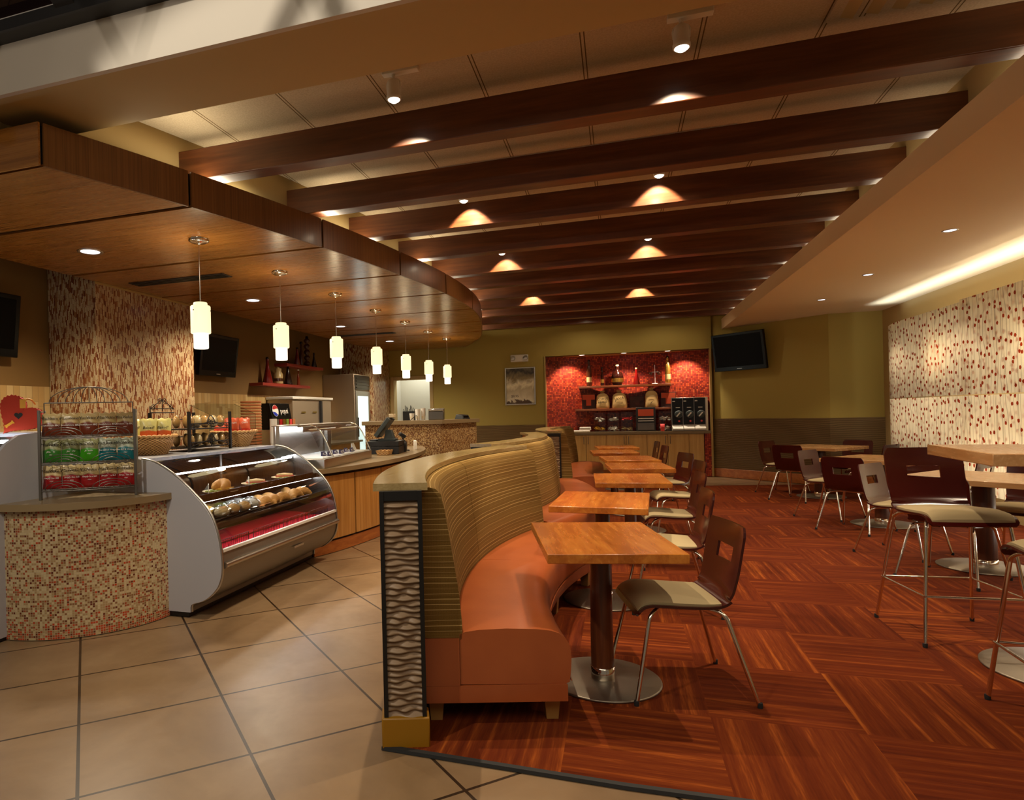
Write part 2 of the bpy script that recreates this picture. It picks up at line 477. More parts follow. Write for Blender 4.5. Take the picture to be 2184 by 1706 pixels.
def m_ceiling():
    m = mat('ceiling_tile', (196,178,148), .9, spec=.2); g = G(m)
    x, y, z = g.xyz(g.coords('Object'))
    fx = g.math('FRACT', g.math('ADD', g.math('DIVIDE', g.math('ADD', x, .147), .645), 20.5))
    d = g.math('ABSOLUTE', g.math('SUBTRACT', fx, .5))
    a = g.math('LESS_THAN', g.math('ABSOLUTE', g.math('SUBTRACT', d, .017)), .0055)
    n = g.noise(g.coords('Object'), 90, 3)
    base = g.ramp(n, [(.3,(184,166,136)), (.7,(202,184,154))])
    g.col(g.mix(a, base, (104,82,48))); g.bump(g.math('SUBTRACT', g.math('MULTIPLY', n, .3), a), .4, .004)
m_ceiling()
def m_panel():
    m = bpy.data.materials.new('resin_panel'); m.use_nodes = True; MATS['resin_panel'] = m; g = G(m)
    g.t.nodes.remove(g.b); out = g.t.nodes['Material Output']
    x, y, z = g.xyz(g.coords('UV'))
    # wavy vertical fibres
    def fib(k, amp, seed):
        nz = g.noise(g.vec(g.math('MULTIPLY', g.math('FLOOR', g.math('MULTIPLY', x, 3.0)), 1.7), g.math('MULTIPLY', y, 1.6), seed), 1, 1)
        xx = g.math('ADD', x, g.math('MULTIPLY', g.math('SUBTRACT', g.noise(g.vec(g.math('MULTIPLY', x, 1.2), g.math('MULTIPLY', y, 1.4), seed), 1, 1), .5), amp))
        fr = g.math('MULTIPLY', xx, k); w = g.white(g.vec(g.math('FLOOR', fr), seed))
        return g.math('MULTIPLY', g.math('LESS_THAN', g.math('ABSOLUTE', g.math('SUBTRACT', g.math('FRACT', fr), .5)), .06), g.math('GREATER_THAN', w, .25))
    f = g.math('MAXIMUM', fib(17.0, .16, 1.0), fib(10.0, .26, 4.0))
    base = g.mix(g.math('MULTIPLY', f, .5), (236,228,208), (128,106,80))
    vo = g.n('ShaderNodeTexVoronoi', feature='F1', voronoi_dimensions='2D'); vo.inputs['Scale'].default_value = 1.0
    g.l(g.vec(g.math('MULTIPLY', x, 9.0), g.math('MULTIPLY', y, 9.0)), vo.inputs['Vector'])
    nz = g.noise(g.vec(g.math('MULTIPLY', x, 60.0), g.math('MULTIPLY', y, 60.0)), 1, 1)
    dist = g.math('ADD', vo.outputs['Distance'], g.math('MULTIPLY', g.math('SUBTRACT', nz, .5), .12))
    dot = g.math('LESS_THAN', dist, .175)
    c = g.mix(dot, base, (146,50,22))
    tr = g.n('ShaderNodeBsdfTranslucent'); df = g.n('ShaderNodeBsdfDiffuse'); gl = g.n('ShaderNodeBsdfGlossy'); gl.inputs['Roughness'].default_value = .25
    g.l(c, tr.inputs[0]); g.l(c, df.inputs[0])
    mx = g.n('ShaderNodeMixShader'); mx.inputs[0].default_value = .5; g.l(df.outputs[0], mx.inputs[1]); g.l(tr.outputs[0], mx.inputs[2])
    m2 = g.n('ShaderNodeMixShader'); m2.inputs[0].default_value = .03; g.l(mx.outputs[0], m2.inputs[1]); g.l(gl.outputs[0], m2.inputs[2])
    g.l(m2.outputs[0], out.inputs[0])
m_panel()
def m_glass(key, tint, refl=.08, rough=.02, fr=True):
    m = bpy.data.materials.new(key); m.use_nodes = True; MATS[key] = m; g = G(m)
    g.t.nodes.remove(g.b); out = g.t.nodes['Material Output']
    t = g.n('ShaderNodeBsdfTransparent'); t.inputs[0].default_value = (*s2l(tint), 1)
    gl = g.n('ShaderNodeBsdfGlossy'); gl.inputs['Roughness'].default_value = rough
    mx = g.n('ShaderNodeMixShader')
    lw = g.n('ShaderNodeLayerWeight'); lw.inputs[0].default_value = .35
    g.l(g.math('ADD', refl, g.math('MULTIPLY', lw.outputs['Fresnel'], .28)), mx.inputs[0])
    g.l(t.outputs[0], mx.inputs[1]); g.l(gl.outputs[0], mx.inputs[2]); g.l(mx.outputs[0], out.inputs[0])
m_glass('glass', (248,250,250), .02)
m_glass('glass_sky', (120,104,104), .08)
m_glass('wrap', (240,240,236), .12, .12)
m_glass('acrylic', (226,232,230), .06, .06)
def m_wicker():
    m = mat('wicker', (176,128,70), .6); g = G(m)
    x, y, z = g.xyz(g.coords('UV'))
    a = g.math('SINE', g.math('MULTIPLY', x, 150.0)); b = g.math('SINE', g.math('MULTIPLY', y, 300.0))
    h = g.math('MULTIPLY', a, b)
    g.col(g.ramp(g.math('ADD', g.math('MULTIPLY', h, .5), .5), [(.1,(132,90,46)), (.5,(196,148,86)), (.9,(226,184,122))])); g.bump(h, .8, .006)
m_wicker()
def m_bag(key, top, bot, split=.16, mid=None):
    m = mat(key, top, .32, spec=.6); g = G(m)
    x, y, z = g.xyz(g.coords('Object'))
    n = g.noise(g.coords('Object'), 14, 3)
    zz = g.math('ADD', z, g.math('MULTIPLY', g.math('SUBTRACT', n, .5), .035))
    g.col(g.ramp(zz, [(0,bot), (split-.004,bot), (split+.004,top), (1,top)])); g.bump(n, .5, .02)
m_bag('bag_brown', (196,172,118), (110,44,20), .088)
m_bag('bag_green', (150,152,104), (48,116,34), .088)
m_bag('bag_bright_green', (170,170,120), (56,146,16), .088)
m_bag('bag_teal', (178,186,160), (10,104,112), .088)
m_bag('bag_red', (214,190,136), (150,20,24), .088)
m_bag('bag_baked', (206,196,120), (200,184,96), .1)
m_bag('bag_baked_orange', (206,196,120), (214,98,44), .07)
m_bag('bag_crisp', (206,92,56), (190,40,24), .06)
def m_poster():
    m = mat('poster_print', (150,140,110), .2); g = G(m)
    x, y, z = g.xyz(g.coords('Object'))
    n = g.noise(g.coords('Object', scale=(5,1,3)), 1.2, 4, .6, 1.0)
    fz = g.math('ADD', g.math('MULTIPLY', z, 1.15), g.math('MULTIPLY', g.math('SUBTRACT', n, .5), .5))
    g.col(g.ramp(fz, [(0,(90,66,44)), (.09,(90,66,44)), (.12,(236,228,200)), (.38,(200,188,150)), (.5,(252,246,214)), (.66,(150,132,88)), (.85,(52,46,34)), (1,(120,108,80))]))  # the bright middle band is glare painted into the print
m_poster()
mat('fridge_glow', (200,220,220), .3, emit=(214,240,236), es=1.3)
# ------------------------------------------------------------------ the room
CANOPY = spline([(-3.108,2.87),(-2.788,3.816),(-2.411,5.192),(-2.148,6.55),(-1.981,7.744),(-1.93,8.95),(-1.99,9.85),(-2.121,10.654),(-2.303,11.642),(-2.55,12.636),(-2.99,13.75),(-3.25,14.29)], 10)
def at_y(path, y):
    for (x0,y0),(x1,y1) in zip(path, path[1:]):
        if min(y0,y1) <= y <= max(y0,y1) and y1 != y0: return x0+(x1-x0)*(y-y0)/(y1-y0)
    return path[0][0] if y < path[0][1] else path[-1][0]
def between(path, ya, yb):
    return [(at_y(path,ya),ya)] + [p for p in path if ya+1e-3 < p[1] < yb-1e-3] + [(at_y(path,yb),yb)]

YB = 14.3
b = MB(); b.box(-9,-3,-.12, 7,15.6,-.006); struct(b.build('floor', 'tile_floor'))
BACKW = [(-.865,2.56),(-1.02,3.1),(-1.14,4.1),(-1.06,5.0),(-.9,5.7),(-1.1,6.2),(-.95,7.6),(-1.2,9.2),(-.9,9.6),(-1.2,11.2),(-.95,12.75)]
b = MB(); b.prism([(6.4,2.52),(6.4,13.3)] + [(2.93,12.9),(1.39,12.56),(-.95,12.75)] + list(reversed(BACKW))[1:-1] + [(-.945,2.545),(0,2.53),(1.0,2.56)], -.03, .006)
o = b.build('floor_carpet', 'carpet'); struct(o)
b = MB(); b.sweep([(-.965,2.535),(0,2.515),(1.0,2.545),(6.4,2.50)], [(-.014,-.004),(.014,-.004),(.012,.010),(-.012,.010)])
struct(b.build('trim_1', 'edge_strip'))

# back wall with its niche and doorway
NX0, NX1, NT, DX0, DX1, DT = -1.48, 1.77, 2.57, -4.98, -4.05, 2.22
b = MB()
b.box(-6.2,YB,0, DX0,YB+.2,3.7); b.box(DX0,YB,DT, DX1,YB+.2,3.7); b.box(DX1,YB,0, NX0,YB+.2,3.7)
b.box(NX0,YB,NT, NX1,YB+.2,3.7); b.box(NX1,YB,0, 1.80,YB+.2,3.7)
struct(b.build('wall_back', 'paint_olive'))
b = MB(); b.sweep([(DX1+.06,YB-.001),(NX0-.02,YB-.001)], [(0,0),(.03,0),(.03,1.10),(0,1.10)], uvscale=1)
struct(b.build('trim_2', 'wainscot'))
b = MB(); b.box(NX0-.012,YB-.022,.92, NX0+.012,YB+.1,NT); b.box(NX1-.012,YB-.022,0, NX1+.022,YB+.1,NT)
struct(b.build('trim_3', 'foil_gold'))
b = MB(); b.sweep([(1.64,YB-.012),(NX1-.008,YB-.012)], [(0,.0),(0,.866),(-.05,.866),(-.05,.0)]); struct(b.build('trim_7', 'mosaic_red'))
# curved niche wall
nb = [(NX0,YB+.02)] + [(NX0 + (NX1-NX0)*k/24, YB+.22 + .42*math.sin(PI*k/24)) for k in range(25)] + [(NX1,YB+.02)]
b = MB(); b.sweep(nb, [(0,0),(0,NT)], closed=False, smooth=False); b.sweep(nb, [(-.06,NT),(-.06,0)], closed=False)
struct(b.build('wall_niche', 'mosaic_red'))
b = MB(); b.prism(nb, NT, NT+.05); struct(b.build('ceiling_niche', 'paint_cream'))
# doorway: room behind, frame
b = MB(); b.box(-5.2,15.55,0, -3.6,15.6,2.9); b.box(-5.25,14.5,0, -5.2,15.6,2.9); b.box(-3.6,14.5,0, -3.55,15.6,2.9); b.box(-5.25,14.5,2.9,-3.55,15.6,2.95)
struct(b.build('wall_pantry', 'paint_white'))
b = MB(); b.box(DX0-.05,YB-.02,0, DX0+.03,YB+.22,DT+.05); b.box(DX1-.03,YB-.02,0, DX1+.05,YB+.22,DT+.05); b.box(DX0+.03,YB-.02,DT-.03, DX1-.03,YB+.22,DT+.05)
struct(b.build('door_1', 'paint_gold', bevel=.006))
# wall at 45 degrees carrying a screen, then the short return
W0, W1, W2 = (1.79,14.39), (3.42,12.76), (4.2,12.76)
b = MB(); b.prism([W0, W1, (3.56,12.9), (1.93,14.53)], 0, 3.6); struct(b.build('wall_tv', 'paint_olive'))
b = MB(); b.prism([W1, W2, (4.2,12.96), (3.5,12.96)], 0, 3.05); struct(b.build('wall_return', 'paint_olive'))
b = MB(); b.sweep([W0, W1, W2], [(0,.17),(.025,.17),(.025,1.16),(0,1.16)], uvscale=1); struct(b.build('trim_4', 'wainscot'))
b = MB(); b.sweep([W0, W1, W2], [(0,0),(.035,0),(.035,.17),(0,.17)]); struct(b.build('baseboard_back', 'wood_base', bevel=.004))
b = MB(); b.box(4.2,1.0,0, 4.35,12.96,3.0); struct(b.build('wall_right', 'paint_gold'))
# left kitchen wall, its tile band and the two projecting mosaic columns
b = MB(); b.box(-6.0,3.0,1.78, -5.85,14.3,3.6); struct(b.build('wall_left', 'paint_brown'))
b = MB(); b.add([(-5.85,3.0,0),(-5.85,14.3,0),(-5.85,14.3,1.78),(-5.85,3.0,1.78)], [(0,1,2,3)], 0, False, [[(0,0),(11.3,0),(11.3,1.78),(0,1.78)]]); b.box(-6.0,3.0,0,-5.86,14.3,1.78)
struct(b.build('trim_5', 'tile_tan'))
def mosaic_column(n, y0, y1, x1):
    b = MB(); b.sweep([(-5.84,y0),(x1,y0),(x1,y1),(-5.84,y1)], [(0,0),(0,3.4)], closed=False)
    b.sweep([(-5.84,y0+.01),(x1-.01,y0+.01),(x1-.01,y1-.01),(-5.84,y1-.01)], [(0,0),(0,3.4)], closed=False)
    struct(b.build('pillar_%d' % n, 'mosaic_linear'))
# outward sides face -y, +x, +y: travel so the surface is double sided by its inner copy
mosaic_column(1, 5.47, 7.12, -5.2)
mosaic_column(2, 13.22, 14.3, -5.05)
b = MB(); b.box(-5.198,5.462,2.845,-5.19,7.125,2.868); struct(b.build('trim_6', 'foil_gold'))
# ceilings
b = MB(); b.box(-4.2,3.23,3.52, 2.3,14.4,3.62); struct(b.build('ceiling', 'ceiling_tile'))
b = MB(); b.box(-6.1,2.9,3.5,-3.3,14.4,3.56); struct(b.build('ceiling_kitchen', 'paint_brown'))
b = MB(); b.box(1.98,0.6,2.93, 4.35,14.5,3.13); struct(b.build('ceiling_soffit', 'paint_soffit_lit'))
b = MB(); b.box(2.2,2.72,3.13, 2.32,14.4,3.6); struct(b.build('wall_soffit', 'paint_gold'))
b = MB(); b.box(-9,2.73,3.20, 2.32,3.23,3.62); struct(b.build('ceiling_bulkhead', 'paint_gold'))
b = MB(); b.box(-9,2.70,3.20, 4.6,2.73,3.47); struct(b.build('wall_fascia', 'paint_white'))
b = MB(); cw = [(x-.34-.06*(y<4.5), y) for x, y in CANOPY]; cw = [(-3.42,2.74)] + cw[1:]
b.sweep(cw, [(0,3.09),(0,3.53),(-.1,3.53),(-.1,3.09)], smooth=True); struct(b.build('wall_canopy', 'paint_gold'))
# glazed roof light over the atrium in front
def sky_z(y): return 3.49 + (2.7-y)*.62
sk = thing('skylight', 'dusky glazed roof light with dark bars above the white band', 'skylight', (0,0,0))
sk['kind'] = 'structure'
b = MB(); b.box(-9,2.60,3.47, 4.6,2.72,3.53)
for x in [-8.2,-6.34,-4.48,-2.62,-.76,1.10,2.96]:
    b.add([(x-.06,2.66,3.47),(x+.06,2.66,3.47),(x+.06,-.6,sky_z(-.6)),(x-.06,-.6,sky_z(-.6)),(x-.06,2.66,3.62),(x+.06,2.66,3.62),(x+.06,-.6,sky_z(-.6)+.15),(x-.06,-.6,sky_z(-.6)+.15)],
          [(3,2,1,0),(4,5,6,7),(0,1,5,4),(1,2,6,5),(2,3,7,6),(3,0,4,7)])
for y in (1.75,.6,-.5): b.box(-9,y-.04,sky_z(y)+.02, 4.6,y+.04,sky_z(y)+.12)
b.build('skylight_frame', 'dark_grey', sk)
b = MB(); b.box(-9,-.6,0,4.6,2.66,.012)
sh = Matrix(((1,0,0,0),(0,1,0,0),(0,-.62,1,3.56+2.7*.62),(0,0,0,1)))
bb = MB(); bb.box(-9,-.6,0,4.6,2.66,.012,M=sh); bb.build('skylight_glass', 'glass_sky', sk)
# light steel truss under the roof light (just above the frame of the picture)
b = MB()
for x0 in (-4.6,-3.7,-2.9,-2.1,-1.3,-.4):
    for p, q in (((x0-.5,1.5,4.0),(x0,1.75,3.0)),((x0+.5,1.5,4.0),(x0,1.75,3.0))): b.tube([p,q], .035, 8)
b.tube([(-6,1.75,3.0),(3,1.75,3.0)], .05, 8); b.tube([(-6,1.5,4.0),(3,1.5,4.0)], .05, 8)
tr = b.build('roof_truss', 'white_plastic'); struct(tr)

# ------------------------------------------------------------------ wood canopy over the counter
can = thing('wood_canopy', 'curved wood veneer canopy hanging over the service counter', 'canopy', (0,0,0))
SE = [2.885,3.82,5.17,6.52,7.77,9.08,10.38,11.62,12.83,14.28]
for ya, yb in zip(SE, SE[1:]):
    p = between(CANOPY, ya+.026, yb-.026); pf = between(CANOPY, ya+.013, yb-.013)
    b = MB(); b.prism([(-5.2,ya+.026)] + [(x-.02,y) for x,y in p] + [(-5.2,yb-.026)], 2.87, 2.886)
    b.build('soffit_panel', 'wood_canopy', can)
    b = MB(); b.sweep(pf, [(0,2.868),(0,3.115),(-.018,3.115),(-.018,2.868)], smooth=False)
    b.build('fascia_panel', 'wood_fascia', can)
b = MB(); b.box(-5.2,2.87,2.868,-3.11,2.884,3.115); b.build('end_panel', 'wood_canopy', can)
b = MB(); b.prism([(-5.2,2.9)] + [(x-.03,y) for x,y in between(CANOPY,2.9,14.28)] + [(-5.2,14.28)], 2.888, 3.108)
b.build('core', 'black', can)
def slot(y0, y1, label, x0=-4.95, x1=-3.78):
    t = thing('slot_diffuser', label, 'air vent', (0,0,0), group='slot diffusers in the wood canopy')
    b = MB(); b.box(x0,y0,2.862,x1,y1,2.869); b.build('frame', 'dark_grey', t)
    for k in range(3):
        yy = y0+.02+(y1-y0-.04)*(k+.5)/3; b = MB(); b.box(x0+.02,yy-.012,2.856,x1-.02,yy+.012,2.862); b.build('slot', 'black', t)
slot(5.68,5.86,'black slot air diffuser in the canopy nearest the large mosaic column')
slot(10.95,11.12,'black slot air diffuser at the far end of the canopy above the fridge')

# ------------------------------------------------------------------ ceiling beams
BY = [4.12,5.17,6.12,7.18,8.25,9.18,10.16,11.08,12.01,12.98,13.89]
WHERE = ['nearest the camera, under the two foremost spotlights','second from the front','third from the front, lit by two spotlight scallops','fourth from the front','fifth from the front, lit by two smaller scallops','sixth from the front','seventh from the front','eighth from the front','ninth from the front','tenth from the front','farthest, close to the back wall']
for y, w in zip(BY, WHERE):
    x0 = at_y(cw, y) ; b = MB(); b.box(x0-.04,y,3.18, 2.22,y+.15,3.41)
    tag(b.build('ceiling_beam', 'wood_beam', bevel=.006), 'dark stained wooden ceiling beam ' + w, 'beam', 'wooden ceiling beams')

# ------------------------------------------------------------------ lamps fixed to the room
def spot_fixture(x, y, label, aim=.12):
    t = thing('track_spotlight', label, 'spotlight', (x,y,3.52), 0, 'white ceiling spotlights between the beams')
    b = MB(); b.box(-.07,-.025,-.03,.16,.025,0); b.build('mount', 'white_plastic', t, bevel=.004)
    b = MB(); b.tube([(0,0,-.03),(0,0,-.055)], .012); b.tube(bend([(-.04,0,-.13),(-.045,0,-.075),(0,0,-.05),(.045,0,-.075),(.04,0,-.13)],.03), .006, 6); b.build('yoke', 'white_plastic', t)
    b = MB(); b.lathe([(.024,-.062),(.036,-.072),(.042,-.10),(.042,-.16),(.046,-.165),(.046,-.182),(.040,-.186)], n=20); b.build('housing', 'white_plastic', t)
    b = MB(); b.lathe([(.001,-.204),(.020,-.200),(.034,-.190),(.039,-.183)], n=20, cap=False); b.build('lamp', 'light_white', t)
SP = [(-1.27,3.80),(.37,3.82),(-1.30,5.84),(.37,5.84),(-1.31,7.96),(.37,7.96),(-1.33,10.8),(.37,10.8)]
SL = ['white ceiling spotlight in front of the nearest beam, above the deli case side','white ceiling spotlight in front of the nearest beam, toward the seating side',
      'white ceiling spotlight above the third beam on the counter side','white ceiling spotlight above the third beam on the seating side','white ceiling spotlight above the fifth beam on the counter side','white ceiling spotlight above the fifth beam on the seating side',
      'white ceiling spotlight above the eighth beam on the counter side','white ceiling spotlight above the eighth beam on the seating side']
for (x,y), l in zip(SP, SL): spot_fixture(x, y, l)
def downlight(x, y, z, r, label, group, m='light_cool'):
    t = thing('downlight', label, 'recessed light', (x,y,z), 0, group)
    b = MB(); b.lathe([(r*.82,-.001),(r,-.006),(r*1.12,-.004),(r*1.12,0)], n=28, cap=False); b.build('trim_ring', 'steel', t)
    b = MB(); b.lathe([(.001,-.0025),(r*.82,-.0025)], n=28, cap=False); b.build('lens', m, t)
for y, l in ((4.5,'nearest the large mosaic column'),(7.15,'second from the front, above the bread rack'),(9.85,'third from the front'),(12.29,'farthest, near the back wall')):
    downlight(-4.32, y, 2.869, .095, 'round white recessed light in the wood canopy ' + l, 'recessed lights in the canopy')
for y, l in ((7.11,'nearest of the three'),(9.13,'middle of the three'),(11.0,'farthest of the three, near the television wall')):
    downlight(2.87, y, 2.93, .055, 'small recessed light in the cream soffit, ' + l, 'recessed lights in the soffit')
for x, y, l in ((-.71,14.38,'left'),(.14,14.38,'middle'),(.99,14.38,'right')):
    downlight(x, y, 2.569, .065, 'bright recessed light in the red niche, %s of the three' % l, 'recessed lights in the niche', 'light_white')
# supply diffusers
t = thing('ceiling_diffuser', 'square white louvred air diffuser in front of the nearest beam', 'air vent', (1.46,3.86,3.52))
b = MB(); b.box(-.32,-.32,-.012,.32,.32,0); b.build('plate', 'ceiling_tile', t)
for k in range(5):
    b = MB(); x = -.26+.12*k; b.add([(x,-.29,-.012),(x+.06,-.29,-.030),(x+.06,.29,-.030),(x,.29,-.012),(x,-.29,-.008),(x+.06,-.29,-.026),(x+.06,.29,-.026),(x,.29,-.008)], [(3,2,1,0),(4,5,6,7),(0,1,5,4),(1,2,6,5),(2,3,7,6),(3,0,4,7)]); b.build('louvre', 'paint_cream', t)
t = thing('linear_diffuser', 'long thin white slot air diffuser behind the second beam', 'air vent', (-.1,5.5,3.52))
b = MB(); b.box(-1.35,-.06,-.02,1.0,.06,0); b.build('frame', 'white_plastic', t)
b = MB(); b.box(-1.32,-.02,-.022,.97,.0,-.019); b.build('slot', 'dark_grey', t)

def pendant(first=[None], loc=None, label=None):
    if first[0] is None:
        t = thing('pendant_lamp', label, 'pendant light', loc, 0, 'glass pendants over the counter')
        b = MB(); b.lathe([(.010,-.045),(.020,-.036),(.062,-.03),(.082,-.018),(.084,0)], n=28); b.build('ceiling_rose', 'chrome', t)
        b = MB(); b.tube([(0,0,-.03),(0,0,-.525)], .006, 8); b.build('rod', 'chrome', t)
        b = MB(); b.lathe([(.03,-.52),(.052,-.521),(.056,-.528),(.056,-.545),(.074,-.548),(.080,-.556),(.080,-.77),(.074,-.776),(.064,-.777)], n=32); b.build('upper_shade', 'glass_white', t)
        b = MB(); b.lathe([(.06,-.76),(.060,-.893),(.054,-.900),(.050,-.893),(.050,-.78)], n=32, cap=False); b.lathe([(.001,-.89),(.05,-.89)], n=24, cap=False); b.build('lower_shade', 'glass_white_low', t)
        for k in range(3):
            b = MB(); a = .4+2*PI*k/3; b.ball((.081*math.cos(a),.081*math.sin(a),-.59), .006,.006,.006, 8, 6)
            b.build('fixing_screw', 'steel_dark', t)
        first[0] = t
    else: dup(first[0], loc, 0, label)
PL = ['white two-tier glass pendant nearest the camera, in front of the mosaic column','white two-tier glass pendant, second in the row','white two-tier glass pendant, third in the row','white two-tier glass pendant, fourth and middle of the row','white two-tier glass pendant, fifth in the row','white two-tier glass pendant, sixth in the row','white two-tier glass pendant farthest away, in front of the olive wall']
for k, (x, y) in enumerate([(-3.235,4.536),(-3.225,5.86),(-3.21,7.19),(-3.205,8.55),(-3.195,9.85),(-3.19,11.15),(-3.17,12.4)]):
    pendant(loc=(x,y,2.869), label=PL[k])
# ------------------------------------------------------------------ serpentine bench walls and banquettes
def circ(cx, cy, r, x_side, y0, y1, n=26):
    return [(cx + x_side*math.sqrt(r*r-(y-cy)**2), y) for y in [y0+(y1-y0)*k/n for k in range(n+1)]]
PATHS = [circ(3.30,4.09,4.44,-1,2.595,5.65), circ(-5.61,7.6,4.69,1,5.95,9.22), circ(3.75,11.25,4.95,-1,9.5,12.72)]
CAPZ = 1.10
def wavy_insert(w, h, nrow=37):
    """stack of overlapping wavy ridges as in the carved end panels"""
    b = MB(); nx = 20; per = 5; vs = []; fs = []
    rows = []
    rng = random.Random(3)
    for r in range(nrow):
        a1, p1, k1 = rng.uniform(.05,.24), rng.uniform(0,6.28), rng.choice((1.0,1.0,1.6))
        for s in range(per):
            f = s/(per-1)*.999
            rows.append((r, f, a1, p1, k1))
    for (r, f, a1, p1, k1) in rows:
        for i in range(nx+1):
            u = i/nx; edge = math.sin(PI*u)**.5
            lift = a1*math.sin(2*PI*k1*u+p1)*edge*(1 if f > .01 else 0)
            z = (r + f)/nrow*h - lift*.6*h/nrow*(1-f)
            y = .022*(1-f)*(1+.5*math.sin(2*PI*k1*u+p1)*edge)
            vs.append((w*(u-.5), -y, z))
    m = nx+1
    for j in range(len(rows)-1):
        for i in range(nx): fs.append((j*m+i, j*m+i+1, (j+1)*m+i+1, (j+1)*m+i))
    b.add(vs, fs, 0, True); return b
mat('wave_panel', (150,124,96), .5)
def bench(i, path, wl, bl):
    # divider wall
    w = thing('divider_wall', wl, 'low wall', (0,0,0), 0, 'low curved walls behind the benches')
    b = MB(); b.sweep(path, [(-.085,.10),(.075,.10),(.075,CAPZ-.03),(-.085,CAPZ-.03)], smooth=False); b.build('core', 'wave_panel' if 0 else 'wood_base', w)
    b = MB(); b.sweep(path, [(-.115,CAPZ-.032),(.115,CAPZ-.032),(.115,CAPZ),(-.115,CAPZ)], smooth=False); b.build('cap', 'laminate_cap', w, bevel=.003)
    b = MB(); b.sweep(path, [(-.08,0),(.07,0),(.07,.10),(-.08,.10)]); b.build('plinth', 'yellow_metal' , w)
    for end in (0, -1):
        p = path[end]; q = path[1] if end == 0 else path[-2]
        tx, ty = (p[0]-q[0]), (p[1]-q[1]); l = math.hypot(tx, ty); tx /= l; ty /= l
        rz = math.atan2(ty, tx) + PI/2
        Mx = T(p[0], p[1], 0) @ R(rz)
        fr = MB()
        for x0, x1 in ((-.089,-.071),(.071,.089)): fr.box(x0,-.035,.125,x1,.012,CAPZ-.03, M=Mx)
        fr.box(-.071,-.006,.125,.071,.012,CAPZ-.03, M=Mx); fr.box(-.071,-.03,CAPZ-.07,.071,0,CAPZ-.03, M=Mx)
        f = fr.build('end_frame', 'black', w)
        wi = wavy_insert(.142, CAPZ-.07-.125-.004)
        wi2 = MB(); wi2.add([Mx @ T(0,-.007,.127) @ Vector(v) for v in wi.v], wi.f, 0, True); wi2.build('carved_insert', 'wave_panel', w)
        if end == 0:
            k = MB(); k.box(-.10,-.045,0,.10,.06,.127, M=Mx); k.build('kick_plate', 'yellow_metal', w, bevel=.006)
    # upholstered bench
    t = thing('banquette', bl, 'bench', (0,0,0), 0, 'curved upholstered benches')
    if i == 0: path = circ(3.30,4.09,4.44,-1,2.69,5.65)
    n = len(path); h = n//2
    for a, c in ((0,h),(h,n-1)):
        seg = list(path[a:c+1])
        (xa, ya), (xb, yb2) = seg[0], seg[1]; seg[0] = (xa+(xb-xa)*.06, ya+(yb2-ya)*.06)
        (xa, ya), (xb, yb2) = seg[-1], seg[-2]; seg[-1] = (xa+(xb-xa)*.06, ya+(yb2-ya)*.06)
        # shorten the segment very slightly to leave a seam
        b = MB(); prof = [(.078,.41),(.235,.385),(.256,.40),(.258,.47),(.245,.62),(.215,.82),(.192,.97),(.178,1.035),(.155,1.06),(.125,1.068),(.10,1.064),(.078,1.055)]
        b.sweep(seg, prof, smooth=True); o = b.build('back_cushion', 'upholstery', t, bevel=.012, seg=3)
        b = MB(); prof = [(.245,.20),(.705,.196),(.722,.204),(.729,.25),(.732,.30),(.730,.34),(.722,.372),(.706,.398),(.68,.417),(.645,.429),(.58,.437),(.45,.442),(.33,.438),(.27,.430),(.245,.42)]
        b.sweep(seg, prof, smooth=True); o = b.build('seat_cushion', 'vinyl', t, bevel=.02, seg=3)
        b = MB(); b.sweep(seg, [(.7285,.2085),(.733,.2085),(.733,.2135),(.7285,.2135)]); b.build('piping', 'vinyl', o)
    b = MB(); b.sweep(path, [(.078,.122),(.712,.122),(.712,.196),(.078,.196)]); b.build('base_rail', 'vinyl' if i == 0 else 'wood_base', t, bevel=.004)
    b = MB(); b.sweep(path, [(.078,.197),(.243,.197),(.243,.405),(.078,.405)]); b.build('back_block', 'vinyl', t, bevel=.004)
    for k in range(4):
        for off in (.14,.66):
            idx = 1 + (n-3)*k//3; (x,y) = path[idx]; a = path[idx-1]; c = path[idx+1]
            tx, ty = c[0]-a[0], c[1]-a[1]; l = math.hypot(tx,ty); nx, ny = ty/l, -tx/l
            Mx = T(x+nx*off, y+ny*off, 0) @ R(math.atan2(ty,tx))
            b = MB(); vs = [(-.026,-.026,.0065),(.026,-.026,.0065),(.026,.026,.0065),(-.026,.026,.0065),(-.036,-.036,.122),(.036,-.036,.122),(.036,.036,.122),(-.036,.036,.122)]
            b.add(vs, [(3,2,1,0),(4,5,6,7),(0,1,5,4),(1,2,6,5),(2,3,7,6),(3,0,4,7)], M=Mx); b.build('leg', 'maple', t)
bench(0, PATHS[0], 'low curved wall nearest the camera with carved end panel and yellow foot', 'orange vinyl bench with striped back nearest the camera')
bench(1, PATHS[1], 'low wall bulging toward the tables, middle of the three', 'orange vinyl bench with outward bulging striped back, middle of three')
bench(2, PATHS[2], 'low curved wall farthest away, before the red niche', 'orange vinyl bench farthest away, before the red niche')

